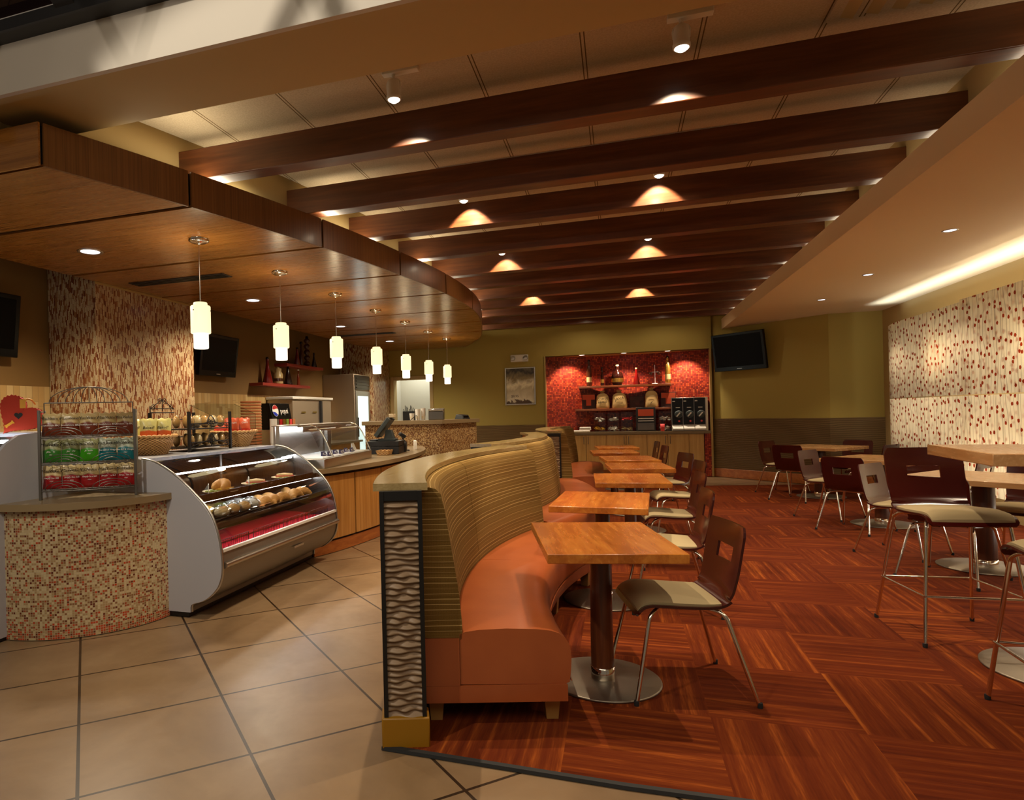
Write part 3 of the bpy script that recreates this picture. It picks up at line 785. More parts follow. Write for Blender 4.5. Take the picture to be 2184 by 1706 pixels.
# ------------------------------------------------------------------ tables
def make_table(label, w, d, z, R0, loc, rz, top, group, col_r=.051, collar=True, cz=.0, th=.045):
    t = thing('cafe_table', label, 'table', loc, rz, group)
    b = MB(); b.box(-w/2,-d/2,z-th,w/2,d/2,z); b.build('table_top', top, t, bevel=.004)
    b = MB(); b.lathe([(col_r*.92,z-th-.012),(col_r,z-th-.05),(col_r*1.12,.075)], n=28); b.build('column', 'wood_column', t)
    b = MB(); b.lathe([(col_r*1.14,.018),(col_r*1.16,.02),(col_r*1.16,.078),(col_r*1.1,.08)], n=28); b.build('collar', 'chrome', t)
    b = MB(); b.box(-.14,-.14,z-th-.012,.14,.14,z-th); b.build('top_plate', 'black', t)
    b = MB(); b.lathe([(R0-.004,.0065),(R0,.009),(R0,.015),(R0-.006,.0185),(.02,.019)], n=64); b.build('base_disc', 'base_steel', t)
    return t
BT = [(-.105,3.475,12,.62,.86,.742),(-.125,4.93,-3,.64,.86,.742),(.09,6.48,3,.64,.90,.742),(.20,7.88,6,.66,.86,.742),(.115,9.12,8,.66,.90,.742),(-.08,10.55,6,.66,.84,.742),(-.05,11.95,7,.66,.84,.742)]
TW = ['nearest the camera, by the first bench','second from the camera along the bench','third from the camera along the bench','fourth from the camera along the bench','fifth from the camera along the bench','sixth from the camera along the bench','farthest along the bench, before the cabinets']
for (x,y,r,w,d,z), l in zip(BT, TW):
    make_table('square reddish wood table on a steel disc, ' + l, w, d, z, .285, (x,y,0), math.radians(r), 'wood_table', 'wood tables along the bench')
for (x,y), l in (((2.86,6.63),'nearest of three, behind the tall stool'),((2.85,8.76),'middle of three by the dotted panels'),((2.87,11.25),'farthest of three, below the television wall')):
    make_table('pale wood dining table turned diagonally, ' + l, .9, .9, .765, .32, (x,y,0), math.radians(47), 'wood_table_pale', 'diagonal dining tables', .075)
ht = make_table('tall bar-height wood table with thick grey-brown top, by the tall stools', .88, .84, 1.14, .35, (2.13,4.15,0), math.radians(-4), 'wood_table_pale', 'bar table', .075, th=.06)
ht['group'] = 'bar table'
# ------------------------------------------------------------------ plywood chairs
def seat_profile(zs):
    """side profile (x forward, z): top of the back down to the front lip"""
    return spline([(-.290,zs+.368),(-.274,zs+.28),(-.256,zs+.18),(-.240,zs+.10),(-.222,zs+.045),(-.180,zs+.008),(-.11,zs-.002),(0,zs),(.10,zs+.006),(.165,zs+.006),(.205,zs-.010),(.232,zs-.045)], 4)
def chair_shell(zs, wb=.43, ws=.44):
    pr = seat_profile(zs); n = len(pr); xs = 14
    P = []; N = []
    for i, (x, z) in enumerate(pr):
        a = pr[max(i-1,0)]; c = pr[min(i+1,n-1)]; tx, tz = c[0]-a[0], c[1]-a[1]; l = math.hypot(tx,tz)
        nx, nz = -tz/l, tx/l
        t = i/(n-1)
        w = wb if i < n*.4 else ws
        if i == 0: w *= .90
        elif i == 1: w *= .965
        if i >= n-2: w *= (.97, .92)[i-(n-2)]
        w *= 1 - .05*math.sin(PI*min(1,max(0,(t-.2)/.35)))
        rowP = []; rowN = []
        for j in range(xs+1):
            s = j/xs*2-1
            dish = .018*(s*s)*(1 if t < .4 else .3)
            rowP.append((x + (dish if t < .4 else 0), s*w/2, z + (0 if t < .4 else dish*.5))); rowN.append((nx, 0, nz))
        P.append(rowP); N.append(rowN)
    holes = set()
    for i in range(5,8):
        for j in range(4,10): holes.add((i,j))
    b = MB(); b.shell(P, N, .012, 0, holes); return b
def cushion(zs):
    pr = [p for p in seat_profile(zs) if p[0] > -.17 and p[1] < zs+.04][:-2]
    n = len(pr); xs = 10; P = []; N = []
    for i, (x, z) in enumerate(pr):
        e = math.sin(PI*min(1,max(0,(i+.35)/(n-.3))))**.35
        row = []; nr = []
        for j in range(xs+1):
            s = j/xs*2-1; q = (1-abs(s)**4)**.5 if abs(s) < 1 else 0
            row.append((x, s*.205*(.96+.04*e), z+.006+.030*e*(.25+.75*q))); nr.append((0,0,1))
        P.append(row); N.append(nr)
    b = MB(); b.shell(P, N, .026, 0); return b
def legs(zs, tall=False):
    out = []; r = .0098
    fx, bx, sy = .25, -.30, .265
    for s in (-1, 1):
        out.append(bend([(.06,s*.09,zs-.018),(.135,s*.185,zs-.024),(.165,s*.205,zs-.05),(fx,s*sy,.0085)], .035))
        out.append(bend([(-.06,s*.09,zs-.018),(-.15,s*.185,zs-.024),(-.185,s*.205,zs-.05),(bx,s*sy,.0085)], .035))
    return out, r
def make_chair(name, zs, label, cat, group, tall=False):
    t = thing(name, label, cat, (0,0,0), 0, group)
    chair_shell(zs).build('seat_shell', 'shell_cherry', t)
    cushion(zs).build('seat_pad', 'cushion_tan', t)
    L, r = legs(zs)
    for p in L:
        b = MB(); b.tube(p, r, 10); lg = b.build('leg', 'chrome', t)
        e = p[-1]; b = MB(); b.lathe([(.0115,-.002),(.0125,.016),(.011,.022)], (e[0],e[1],.0085), 10); b.build('glide', 'rubber', lg)
    b = MB(); b.tube([(.075,-.11,zs-.022),(.075,.11,zs-.022)], .009); b.tube([(-.075,-.11,zs-.022),(-.075,.11,zs-.022)], .009); b.box(-.13,-.10,zs-.017,.13,-.08,zs-.013); b.box(-.13,.08,zs-.017,.13,.10,zs-.013)
    b.build('under_frame', 'chrome', t)
    if tall:
        zr = .285; ring = []
        for p in (L[0], L[2], L[3], L[1]):
            a = Vector(p[-2]); e = Vector(p[-1]); f = (a.z-zr)/(a.z-e.z); q = a+(e-a)*f; ring.append((q.x*1.03,q.y*1.03,zr))
        pts = []
        b = MB(); R4 = ring + [ring[0]]
        for a, c in zip(R4, R4[1:]): b.tube([a,c], .0065, 8)
        b.build('footrest', 'chrome', t)
    return t
ch0 = make_chair('cafe_chair', .452, '', 'chair', 'slotted plywood chairs')
used = [False]
def chair(x, y, deg, label, group):
    if not used[0]:
        used[0] = True; ch0.location = (x,y,0); ch0.rotation_euler = (0,0,math.radians(deg)); ch0['label'] = label; ch0['group'] = group
    else: dup(ch0, (x,y,0), math.radians(deg), label, group)
G1 = 'slotted cherry chairs facing the bench tables'
for x, y, d, l in ((.235,3.52,193,'nearest the camera, at the first bench table'),(.30,4.90,184,'at the second bench table, back seen edge on'),(.40,6.20,186,'at the third bench table'),(.55,7.55,190,'at the fourth bench table'),
                   (.545,8.85,200,'at the fifth bench table, slot visible'),(.40,10.65,190,'at the sixth bench table'),(.36,12.05,188,'farthest along the bench, by the cabinets')):
    chair(x, y, d, 'cherry plywood chair with tan pad ' + l, G1)
G2 = 'slotted cherry chairs round the diagonal tables'
RN = [('nearest diagonal table','nearest'),('middle diagonal table','middle'),('farthest diagonal table','farthest')]
off = .60
for (cx, cy), (nm, _) in zip(((2.86,6.63),(2.85,8.76),(2.87,11.25)), RN):
    for dx, dy, deg, side in ((-1,-1,47,'camera side of the','dark back turned to the camera'),(-1,1,-43,'bench side of the','shiny inner face visible'),(1,1,227,'far side of the','only the top of its back showing'),(1,-1,137,'panel side of the','half hidden')) if False else ((-1,-1,47,'with its dark back to the camera'),(-1,1,-43,'with its glossy inner back visible'),(1,1,227,'on the far side, facing the camera'),(1,-1,137,'on the side by the right wall')):
        chair(cx+.05+dx*off*.7071*1.05, cy+dy*off*.7071*1.05, deg, 'cherry plywood chair %s, at the %s' % (side, nm), G2)
st0 = make_chair('bar_stool', .735, 'tall slotted cherry stool with tan pad behind the bar table, fully visible', 'bar stool', 'tall slotted stools at the bar table', True)
st0.location = (1.85,4.67,0); st0.rotation_euler = (0,0,math.radians(-84))
dup(st0, (1.85,3.44,0), math.radians(88), 'tall slotted cherry stool cut off by the picture edge, nearest the camera')
# ------------------------------------------------------------------ curved deli case (front faces +x, runs along +y)
CP = [(.02,1.11),(.11,1.095),(.19,1.062),(.28,1.012),(.36,.957),(.45,.88),(.54,.795),(.60,.715),(.64,.62),(.665,.52),(.675,.44),(.68,.36),(.672,.29),(.645,.225),(.59,.165),(.52,.12),(.43,.09),(.42,.035)]
CP = spline(CP, 3)
LC = 1.96
dc = thing('deli_case', 'curved glass deli case with white side panel and red lining', 'display case', (-3.3,3.84,0))
def yprism(b, poly, y0, y1, mi=0):
    n = len(poly); vs = [(x,y0,z) for x,z in poly]+[(x,y1,z) for x,z in poly]
    b.add(vs, [tuple(range(n)), tuple(reversed(range(n,2*n)))], mi); b.add(vs, [((i+1)%n,i,n+i,n+(i+1)%n) for i in range(n)], mi, True)
    return b
for y0 in (0, LC-.03):
    b = MB(); yprism(b, [(-.60,.035),(-.60,1.11)] + CP, y0, y0+.03); p = b.build('side_panel', 'white_laminate' if y0 == 0 else 'steel_dark', dc)
    p.data.set_sharp_from_angle(angle=math.radians(35))
    b = MB(); b.tube([(x+.004,y0+.015,z+.003) for x,z in CP], .0085, 8); b.build('edge_trim', 'steel', p)
b = MB(); b.box(-.60,.03,1.085,.02,LC-.03,1.112); b.build('top_ledge', 'white_laminate', dc, bevel=.003)
gp = [p for p in CP if p[1] > .50]
b = MB(); b.add([(x,y,z) for x,z in gp for y in (.03,LC-.03)], [(2*i,2*i+1,2*i+3,2*i+2) for i in range(len(gp)-1)], 0, True); b.build('curved_glass', 'glass', dc)
lp = [p for p in CP if p[1] <= .47]
b = MB(); b.add([(x-.004,y,z) for x,z in lp for y in (.03,LC-.03)], [(2*i,2*i+1,2*i+3,2*i+2) for i in range(len(lp)-1)], 0, True); b.build('lower_front', 'steel_mid', dc)
b = MB(); b.box(.655,.03,.462,.682,LC-.03,.482); b.build('glass_channel', 'white_plastic', dc)
b = MB(); b.tube([(.688,.03,.372),(.688,LC-.02,.372)], .022, 12); b.build('bumper_rail', 'steel', dc)
b = MB(); b.box(.682,1.05,.285,.688,1.22,.30); b.build('badge', 'silver', dc)
b = MB(); b.box(-.58,.01,0,.40,LC-.01,.036); b.build('kick_base', 'black', dc)
b = MB(); b.box(-.58,.03,.06,-.56,LC-.03,1.085); b.build('back_wall', 'black_gloss', dc)
b = MB(); b.box(-.56,.03,.80,.47,LC-.03,.812); b.box(.455,.03,.795,.475,LC-.03,.85); b.build('upper_shelf', 'tray', dc)
b = MB(); b.box(-.56,.03,.625,.57,LC-.03,.637); b.box(.555,.03,.596,.58,LC-.03,.672); b.build('lower_shelf', 'tray', dc)
b = MB(); b.add([(-.55,.03,.43),(.655,.03,.43),(.655,LC-.03,.43),(-.55,LC-.03,.43),(-.55,.03,.50),(.40,.03,.445),(.40,LC-.03,.445),(-.55,LC-.03,.50)], [(0,1,2,3),(4,5,6,7)]); b.box(-.55,.03,.43,-.53,LC-.03,.62); b.build('red_liner', 'red_paper', dc)
for k in range(4):
    y0 = .06+.47*k; b = MB(); x = .615
    b.tube([(x,y0,.435),(x,y0,.53),(x,y0+.40,.53),(x,y0+.40,.435)], .003, 5)
    for j in range(1,16): b.tube([(x,y0+.025*j,.435),(x,y0+.025*j,.53)], .0018, 4)
    b.build('wire_divider', 'iron', dc)
b = MB(); b.tube([(.22,.06,.992),(.22,LC-.06,.992)], .006, 8); b.build('lamp_tube', 'tube_light', dc)
b = MB(); b.tube([(.50,.06,.614),(.50,LC-.06,.614)], .007, 8); b.build('lamp_tube', 'tube_light', dc)  # extra tube added behind the shelf lip to brighten the red liner
b = MB(); b.tube([(.43,.06,.790),(.43,LC-.06,.790)], .006, 8); b.build('lamp_tube', 'tube_light', dc)  # extra tube added to brighten the food on the lower shelf
b = MB(); b.tube([(.05,.95,.81),(.05,.95,1.085)], .012, 8); b.build('post', 'steel_dark', dc)
def plate(x, y, label, kind):
    t = thing('sandwich_plate', label, 'plate of food', (x,y,.812), 0, 'plates in the deli case')
    b = MB(); b.lathe([(.005,.004),(.08,.004),(.135,.018),(.138,.022),(.13,.020),(.08,.010),(.005,.009)], n=36); b.build('plate', 'plate', t)
    rng = random.Random(int(y*100))
    if kind == 'croissant':
        b = MB()
        for k in range(9):
            a = math.radians(-20+220*k/8); r = .014+.030*math.sin(PI*(k+.5)/9); b.ball((.045*math.cos(a),.055*math.sin(a)-.01,.038+r*.6), r,r,r*1.1, 10, 8)
        b.build('croissant', 'crust', t)
        b = MB()
        for k in range(14): b.ball((rng.uniform(-.08,.08),rng.uniform(-.08,.08),.02), .018,.016,.008, 8, 5)
        b.build('garnish', 'lettuce', t)
        b = MB()
        for k in range(4): b.box(-.05+.02*k,-.02,.028+.004*k,.03+.02*k,.05,.032+.004*k)
        b.build('filling', 'cheese', t)
    else:
        b = MB()
        for s in (-1,1): b.prism([(-.06,s*.012),(.07,s*.012),(-.06,s*.075)] if s > 0 else [(-.06,-.075),(.07,-.012),(-.06,-.012)], .012, .05)
        b.build('bread', 'bread_pale', t, bevel=.006)
        b = MB(); b.prism([(-.065,-.08),(.08,-.01),(.08,.01),(-.065,.08)], .026, .036); b.build('filling', 'ham', t)
        b = MB()
        for k in range(10): b.ball((rng.uniform(-.08,.09),rng.uniform(-.08,.08),.018), .016,.014,.008, 8, 5)
        b.build('garnish', 'lettuce', t)
plate(-2.95,4.34,'croissant sandwich on a tan plate, nearest on the upper deli shelf','croissant')
plate(-2.96,4.90,'wedge sandwich on a tan plate, middle of the upper deli shelf','wedge')
plate(-2.98,5.44,'pale sandwich on a tan plate at the far end of the upper deli shelf','wedge')
for k, (y, l) in enumerate(((4.07,'beside the croissant sandwich plate'),(4.62,'between the two middle plates'))):
    t = thing('price_card', 'small white price card in the deli case ' + l, 'price card', (-2.87,y,.85), math.radians(35), 'price cards in the deli case')
    b = MB(); b.box(-.002,-.045,.0,.002,.045,.062); b.build('card', 'card_white', t)
    b = MB()
    for j in range(3): b.box(.002,-.03,.012+.016*j,.0028,.03,.018+.016*j)
    b.build('writing', 'ink', t)
b = MB(); b.box(-.30,-.30,0,.30,.30,.012); b.box(-.30,-.30,.012,-.29,.30,.022); b.box(.29,-.30,.012,.30,.30,.022)
t1 = b.build('serving_tray', 'tray', loc=(-2.98,4.35,.638)); tag(t1, 'black tray under the wrapped sandwiches', 'tray', 'black trays in the deli case')
t2 = t1.copy(); COL.objects.link(t2); t2.location = (-2.98,5.02,.638); tag(t2, 'black tray under the golden croissants', 'tray', 'black trays in the deli case')
def wrap_food(x, y, rz, label, m, pale):
    t = thing('wrapped_sandwich', label, 'sandwich', (x,y,.651), rz, 'wrapped sandwiches in the deli case')
    rng = random.Random(int(x*991+y*77)); P = []; N = []
    b = MB(); vs = []; fs = []; n = 16; m_ = 10
    for i in range(m_+1):
        tt = PI*i/m_-PI/2
        for k in range(n):
            a = 2*PI*k/n; q = 1+rng.uniform(-.13,.13); vs.append((.062*math.cos(tt)*math.cos(a)*q,.085*math.cos(tt)*math.sin(a)*q,max(0,.052+.052*math.sin(tt)*q)))
    for i in range(m_):
        for k in range(n):
            k2 = (k+1)%n; fs.append((i*n+k,i*n+k2,(i+1)*n+k2,(i+1)*n+k))
    b.add(vs, fs, 0, False); b.build('wrapper', 'wrap', t)
    b = MB(); b.ball((0,0,.05), .05,.07,.042, 14, 10); b.build('roll', pale, t)
for k, (x, y, l, p) in enumerate(((-2.80,4.13,'in front, at the near end of the tray','bread_pale'),(-2.80,4.28,'in front, second along the tray','bread'),(-2.80,4.43,'in front, third along the tray','bread'),
        (-2.93,4.14,'in the back row, at the near end','cheese'),(-2.93,4.29,'in the back row, second along','lettuce'),(-2.93,4.44,'in the back row, third along','cup'),(-2.84,4.58,'large white one at the far end','cup'),(-2.96,4.58,'behind the large white one','cup'))):
    wrap_food(x, y, .3*k, 'plastic wrapped sandwich in the deli case, ' + l, 'wrap', p)
cr0 = [None]
def croissant(x, y, rz, label):
    b = MB()
    for k in range(9):
        a = math.radians(20+140*k/8); r = .012+.034*math.sin(PI*(k+.5)/9); b.ball((.085*math.cos(a),.06*math.sin(a)-.04,r*.95), r,r*1.05,r, 10, 8)
    if cr0[0] is None: o = b.build('croissant', 'crust'); cr0[0] = o
    else: o = cr0[0].copy(); COL.objects.link(o)
    o.location = (x,y,.651); o.rotation_euler = (0,0,rz); tag(o, label, 'croissant', 'croissants in the deli case')
for x, y, r, l in ((-2.80,4.76,1.5,'nearest in the front row'),(-2.79,4.90,1.8,'second in the front row'),(-2.79,5.04,1.4,'third in the front row'),(-2.90,4.83,1.7,'first in the back row'),(-2.90,4.98,1.3,'second in the back row'),(-2.80,5.30,1.6,'on its own past the tray, front'),(-2.82,5.46,1.2,'at the far end of the lower shelf'),(-2.93,5.38,1.9,'at the far end, behind two others')):
    croissant(x, y, r, 'golden croissant in the deli case, ' + l)

# second, taller case on the left whose side panel faces right
d2 = thing('drinks_case', 'tall white end panel of a display case left of the chip rack', 'display case', (-3.77,3.0,0))
pz = [(1.0,.02),(1.0,1.325),(.42,1.325),(.27,1.312),(.18,1.262),(.13,1.212),(.06,1.12),(.0,1.0),(-.02,.8),(-.02,.5),(.03,.3),(.10,.02)]
b = MB(); n = len(pz); vs = [(-.03,y,z) for y,z in pz]+[(0,y,z) for y,z in pz]
b.add(vs, [tuple(range(n)), tuple(reversed(range(n,2*n)))]); b.add(vs, [((i+1)%n,i,n+i,n+(i+1)%n) for i in range(n)]); b.build('side_panel', 'white_laminate', d2, bevel=.003)
b = MB(); b.box(-1.6,.42,1.30,-.03,1.0,1.325); b.build('top_ledge', 'white_laminate', d2)
b = MB(); g2 = [(.42,1.315),(.27,1.30),(.18,1.252),(.13,1.202),(.06,1.11),(.01,1.0),(-.008,.8)]; b.add([(x,y,z) for y,z in g2 for x in (-1.6,-.03)], [(2*i,2*i+1,2*i+3,2*i+2) for i in range(len(g2)-1)], 0, True); b.build('curved_glass', 'glass', d2)
b = MB(); b.box(-1.6,.0,.02,-.03,.98,.8); b.box(-1.6,.95,.8,-.03,.98,1.3); b.build('body', 'steel_dark', d2)
b = MB(); b.tube([(-1.5,.3,1.27),(-.06,.3,1.27)], .012, 8); b.build('lamp_tube', 'tube_light', d2)
b = MB(); b.box(-1.58,.06,0,-.005,.95,.02); b.build('kick_base', 'black', d2)

# mosaic drum counter with its slab
dr = thing('drum_counter', 'curved counter clad in tan and red mosaic below the chip rack', 'counter', (-3.79,3.88,0))
b = MB(); b.sweep([(.0,-.73)] + arc(0,0,.73,-88,-2,30) + [(.73,.0)], [(0,.0),(0,.83)], closed=False, smooth=True); b.build('mosaic_front', 'mosaic_drum', dr)
b = MB(); b.prism([(.02,-.72)] + arc(0,0,.72,-86,-4,24) + [(.70,.1),(.02,.1)], 0, .83); b.build('core', 'wood_base', dr)
b = MB(); b.prism([(.02,-.775)] + arc(0,0,.775,-87,6,30) + [(.74,.11),(.02,.11)], .83, .875); b.build('slab_top', 'slab', dr, bevel=.004)

# ------------------------------------------------------------------ chip rack
RA = math.radians(37.5)
rk = thing('chip_rack', 'steel three-tier wire rack with domed top on the mosaic counter', 'display rack', (-3.435,3.52,.875), RA)
W2 = .295
for sx in (-1,1):
    b = MB(); b.box(sx*W2-.009,-.014,0,sx*W2+.009,.014,.60); b.build('post', 'steel_dark', rk, bevel=.002)
    b = MB(); b.box(sx*W2-.007,.20,0,sx*W2+.007,.214,.60); b.build('rear_post', 'steel', rk)
    b = MB(); b.tube([(sx*W2,0,.59),(sx*W2,.21,.59)], .005, 6); b.tube([(sx*W2,0,.05),(sx*W2,.21,.05)], .005, 6); b.build('side_rail', 'steel', rk)
TZ = (.058,.236,.414)
for z in TZ:
    b = MB(); fr = [(-W2+.01+ (2*W2-.02)*k/12, -.012-.035*math.sin(PI*k/12), z) for k in range(13)]
    b.tube(fr, .0045, 6); b.tube([(p[0],p[1],z+.012) for p in fr], .003, 5); b.tube([(-W2,.2,z),(W2,.2,z)], .004, 6)
    for k in range(1,12): b.tube([fr[k],(fr[k][0],.2,z)], .0022, 5)
    for c in (-.145,.145):
        for r in (.12,.085,.05):
            b.tube([(c+r*math.cos(a),-.012-.035*math.sin(PI*(c+r*math.cos(a)+W2)/(2*W2))-.004,z+.012+.055*r/.12*math.sin(a)) for a in [PI*k/12 for k in range(13)]], .0026, 5)
    b.build('tier', 'steel_dark', rk)
b = MB(); b.tube([(-.28,.1,.65),(.28,.1,.65)], .0045, 6)
for sx in (-1,1): b.tube([(sx*.28,.1,.65),(sx*.28,.1,.57)], .004, 6)
for k in range(11):
    e = -.25+.05*k; b.tube([(e*math.cos(t*PI/2)*1.0,.1,.65+.11*math.sin(t*PI/2)*(1-.0*abs(e))) for t in [j/10 for j in range(11)]], .0028, 5)
b.build('domed_header', 'steel_dark', rk)
# chip bags
def bag(name, w, h, d, m, lines, label, cat, loc, rz, tilt, group, seed=0, ink='ink'):
    rng = random.Random(seed); nx, nz = 10, 14; b = MB()
    for side in (-1,1):
        vs = []; fs = []
        for j in range(nz+1):
            v = j/nz; pin = (math.sin(PI*min(1,max(0,v)))**.5)
            for i in range(nx+1):
                u = i/nx*2-1
                th = d/2*pin*(1-u*u*.92)**.6*(1+.12*math.sin(5*u+7*v+seed)) if 0 < j < nz else .0015
                ww = w/2*(1-.05*math.sin(PI*v)+ .02*math.sin(9*v+seed))
                vs.append((u*ww, side*th, v*h + (.006*math.sin(8*u+seed) if j == nz else 0)))
        m1 = nx+1
        for j in range(nz):
            for i in range(nx):
                f = (j*m1+i, j*m1+i+1, (j+1)*m1+i+1, (j+1)*m1+i); fs.append(f if side < 0 else tuple(reversed(f)))
        b.add(vs, fs, 0, True)
    for s, size, z, mi in lines:
        b.text(s, size, mi, T(0,-d/2*.93-.003,z) @ R(PI/2,'X') , shear=.25)
    o = b.build(name, [m, 'ink', 'cup'])
    o.location = loc; o.rotation_euler = (tilt, 0, rz)
    tag(o, label, cat, group); return o
PX = ('leftmost','second from left','middle','second from right','rightmost')
def rackpt(x, y, z): return tuple(Matrix.Translation((-3.435,3.52,.875)) @ R(RA) @ Vector((x,y,z)))
for r, (z, ms, nm, fl) in enumerate(((TZ[2],['bag_brown']*5,'brown','Smokehouse BBQ'),(TZ[1],['bag_green','bag_green','bag_bright_green','bag_teal','bag_teal'],'',None),(TZ[0],['bag_red']*5,'red','Simply Sea Salt'))):
    for k in range(5):
        x = -.232+.116*k; m = ms[k]
        if r == 1: nm2 = ('green','pale green','bright green','teal','teal')[k]; f2 = ('Jalapeño','Jalapeño','Jalapeño','Sea Salt & Vinegar','Sea Salt & Vinegar')[k]
        else: nm2, f2 = nm, fl
        bag('chip_bag', .118, .158, .06, m, [("MissVickie's",.0265,.122,1),(f2 if f2 else '',.0155,.075,2),('chips',.011,.055,2)], '%s topped chip bag, %s on the %s tier of the rack' % (nm2, PX[k], ('top','middle','bottom')[r]) if r != 1 else '%s chip bag, %s on the middle tier of the rack' % (nm2, PX[k]), 'chip bag',
            rackpt(x, .055+.012*(k % 2), z+.006), RA+(-.1,.12,-.05,.08,-.08)[k], -.08, 'chip bags on the rack', seed=r*10+k)
# heart box on the tall case
hb = thing('heart_box', 'orange heart shaped gift box with scalloped edge and yellow ribbon', 'gift box', (-3.93,3.42,1.3255), math.radians(41))
def heart(s, n=60, sc=0.0):
    P = []
    for k in range(n):
        t = 2*PI*k/n; x = 16*math.sin(t)**3; y = 13*math.cos(t)-5*math.cos(2*t)-2*math.cos(3*t)-math.cos(4*t)
        q = 1 + sc*(1 if k % 2 else 0); P.append((x*s*q, (y+0)*s*q))
    return P
def plate_xz(b, poly, y0, y1, M=None, mi=0):
    n = len(poly); vs = [(x,y0,z) for x,z in poly]+[(x,y1,z) for x,z in poly]
    b.add(vs, [tuple(range(n)), tuple(reversed(range(n,2*n)))], mi, M=M); b.add(vs, [((i+1)%n,i,n+i,n+(i+1)%n) for i in range(n)], mi, M=M)
rot = R(math.radians(38),'Y')
b = MB(); plate_xz(b, heart(.0088), -.03, .09, T(0,0,.118) @ rot); b.build('box', 'orange_box', hb)
b = MB(); plate_xz(b, heart(.0088, 88, .05), -.042, -.03, T(0,0,.118) @ rot); b.build('scalloped_lid', 'orange_box', hb)
b = MB(); plate_xz(b, heart(.0088, 88, .05), .09, .098, T(0,0,.118) @ rot); b.build('scalloped_back', 'orange_dark', hb)
b = MB(); plate_xz(b, heart(.0016), -.046, -.042, T(.0,0,.12)); b.build('heart_cutout', 'black', hb)
b = MB(); plate_xz(b, [(-.02,-.008),(.02,-.008),(.026,-.014),(.032,-.006),(.028,0),(.032,.006),(.026,.014),(.02,.008),(-.02,.008),(-.026,.014),(-.032,.006),(-.028,0),(-.032,-.006),(-.026,-.014)], -.046,-.042, T(-.055,0,.062) @ R(math.radians(-35),'Y')); b.build('bone_sticker', 'ribbon', hb)
b = MB(); b.tube([(.02,-.046,.20),(.05,-.02,.235),(.07,.05,.228),(.085,.10,.20)], .006, 6); b.box(.01,-.05,.17,.045,-.046,.232, M=T(0,0,0)); b.build('ribbon', 'ribbon', hb)

# ------------------------------------------------------------------ things on the deli case ledge
def basket(x, y, r, h, label):
    t = thing('wicker_basket', label, 'basket', (x,y,1.1125), 0, 'wicker baskets on the deli case')
    n = 32; ring = [(r*math.cos(2*PI*k/n), r*math.sin(2*PI*k/n)) for k in range(n+1)]
    b = MB(); vs = []; fs = []; uv = []
    prof = [(.62,0),(.74,h*.35),(.86,h*.7),(.95,h),(.90,h),(.80,h*.65),(.68,h*.3),(.56,.01)]
    for i,(q,z) in enumerate(prof):
        for k in range(n+1): vs.append((ring[k][0]*q, ring[k][1]*q, z))
    for i in range(len(prof)-1):
        for k in range(n):
            fs.append((i*(n+1)+k, i*(n+1)+k+1, (i+1)*(n+1)+k+1, (i+1)*(n+1)+k)); u0, u1 = r*2*PI*k/n, r*2*PI*(k+1)/n
            uv.append([(u0,prof[i][1]),(u1,prof[i][1]),(u1,prof[i+1][1]),(u0,prof[i+1][1])])
    b.add(vs, fs, 0, True, uv); b.prism(ring[:-1] if 0 else [(p[0]*.6,p[1]*.6) for p in ring[:-1]], 0, .01); b.build('woven_body', 'wicker', t)
    b = MB(); tw = [((r*.97+.006*math.cos(k*2.1))*math.cos(2*PI*k/96),(r*.97+.006*math.cos(k*2.1))*math.sin(2*PI*k/96),h+.005*math.sin(k*2.1)) for k in range(96)]
    b.tube(tw, .011, 7, closed=True); b.build('braided_rim', 'wicker', t)
basket(-3.62,4.37,.205,.15,'round wicker basket of baked chip bags, left of the bread rack')
basket(-3.62,5.58,.225,.15,'round wicker basket of red chip bags, right of the bread rack')
bq = [(-.09,-.09,.5,'bag_baked','front left'),(.06,-.10,.7,'bag_baked_orange','front right with orange foot'),(-.10,.03,.3,'bag_baked','back left'),(.02,.05,.9,'bag_baked','tallest, at the back'),(.12,.0,.6,'bag_baked_orange','far right')]
for k, (dx, dy, rz, m, l) in enumerate(bq):
    bag('chip_bag', .13, .17, .055, m, [('Baked!',.032,.095,1)], 'cream Baked chip bag in the left basket, ' + l, 'chip bag', (-3.62+dx,4.37+dy,1.235), rz, -.30+.2*(k%3), 'chip bags in the left basket', seed=30+k)
bq = [(-.09,-.10,.5,'nearest the bread rack'),(.05,-.10,.8,'front middle'),(-.02,.0,.4,'in the centre'),(.12,.0,.9,'front right'),(.04,.11,.6,'at the back')]
for k, (dx, dy, rz, l) in enumerate(bq):
    bag('chip_bag', .13, .17, .055, 'bag_crisp', [('CHIPS',.024,.12,2)], 'red and orange chip bag in the right basket, ' + l, 'chip bag', (-3.62+dx,5.58+dy,1.225), rz, -.25+.2*(k%3), 'chip bags in the right basket', seed=50+k)
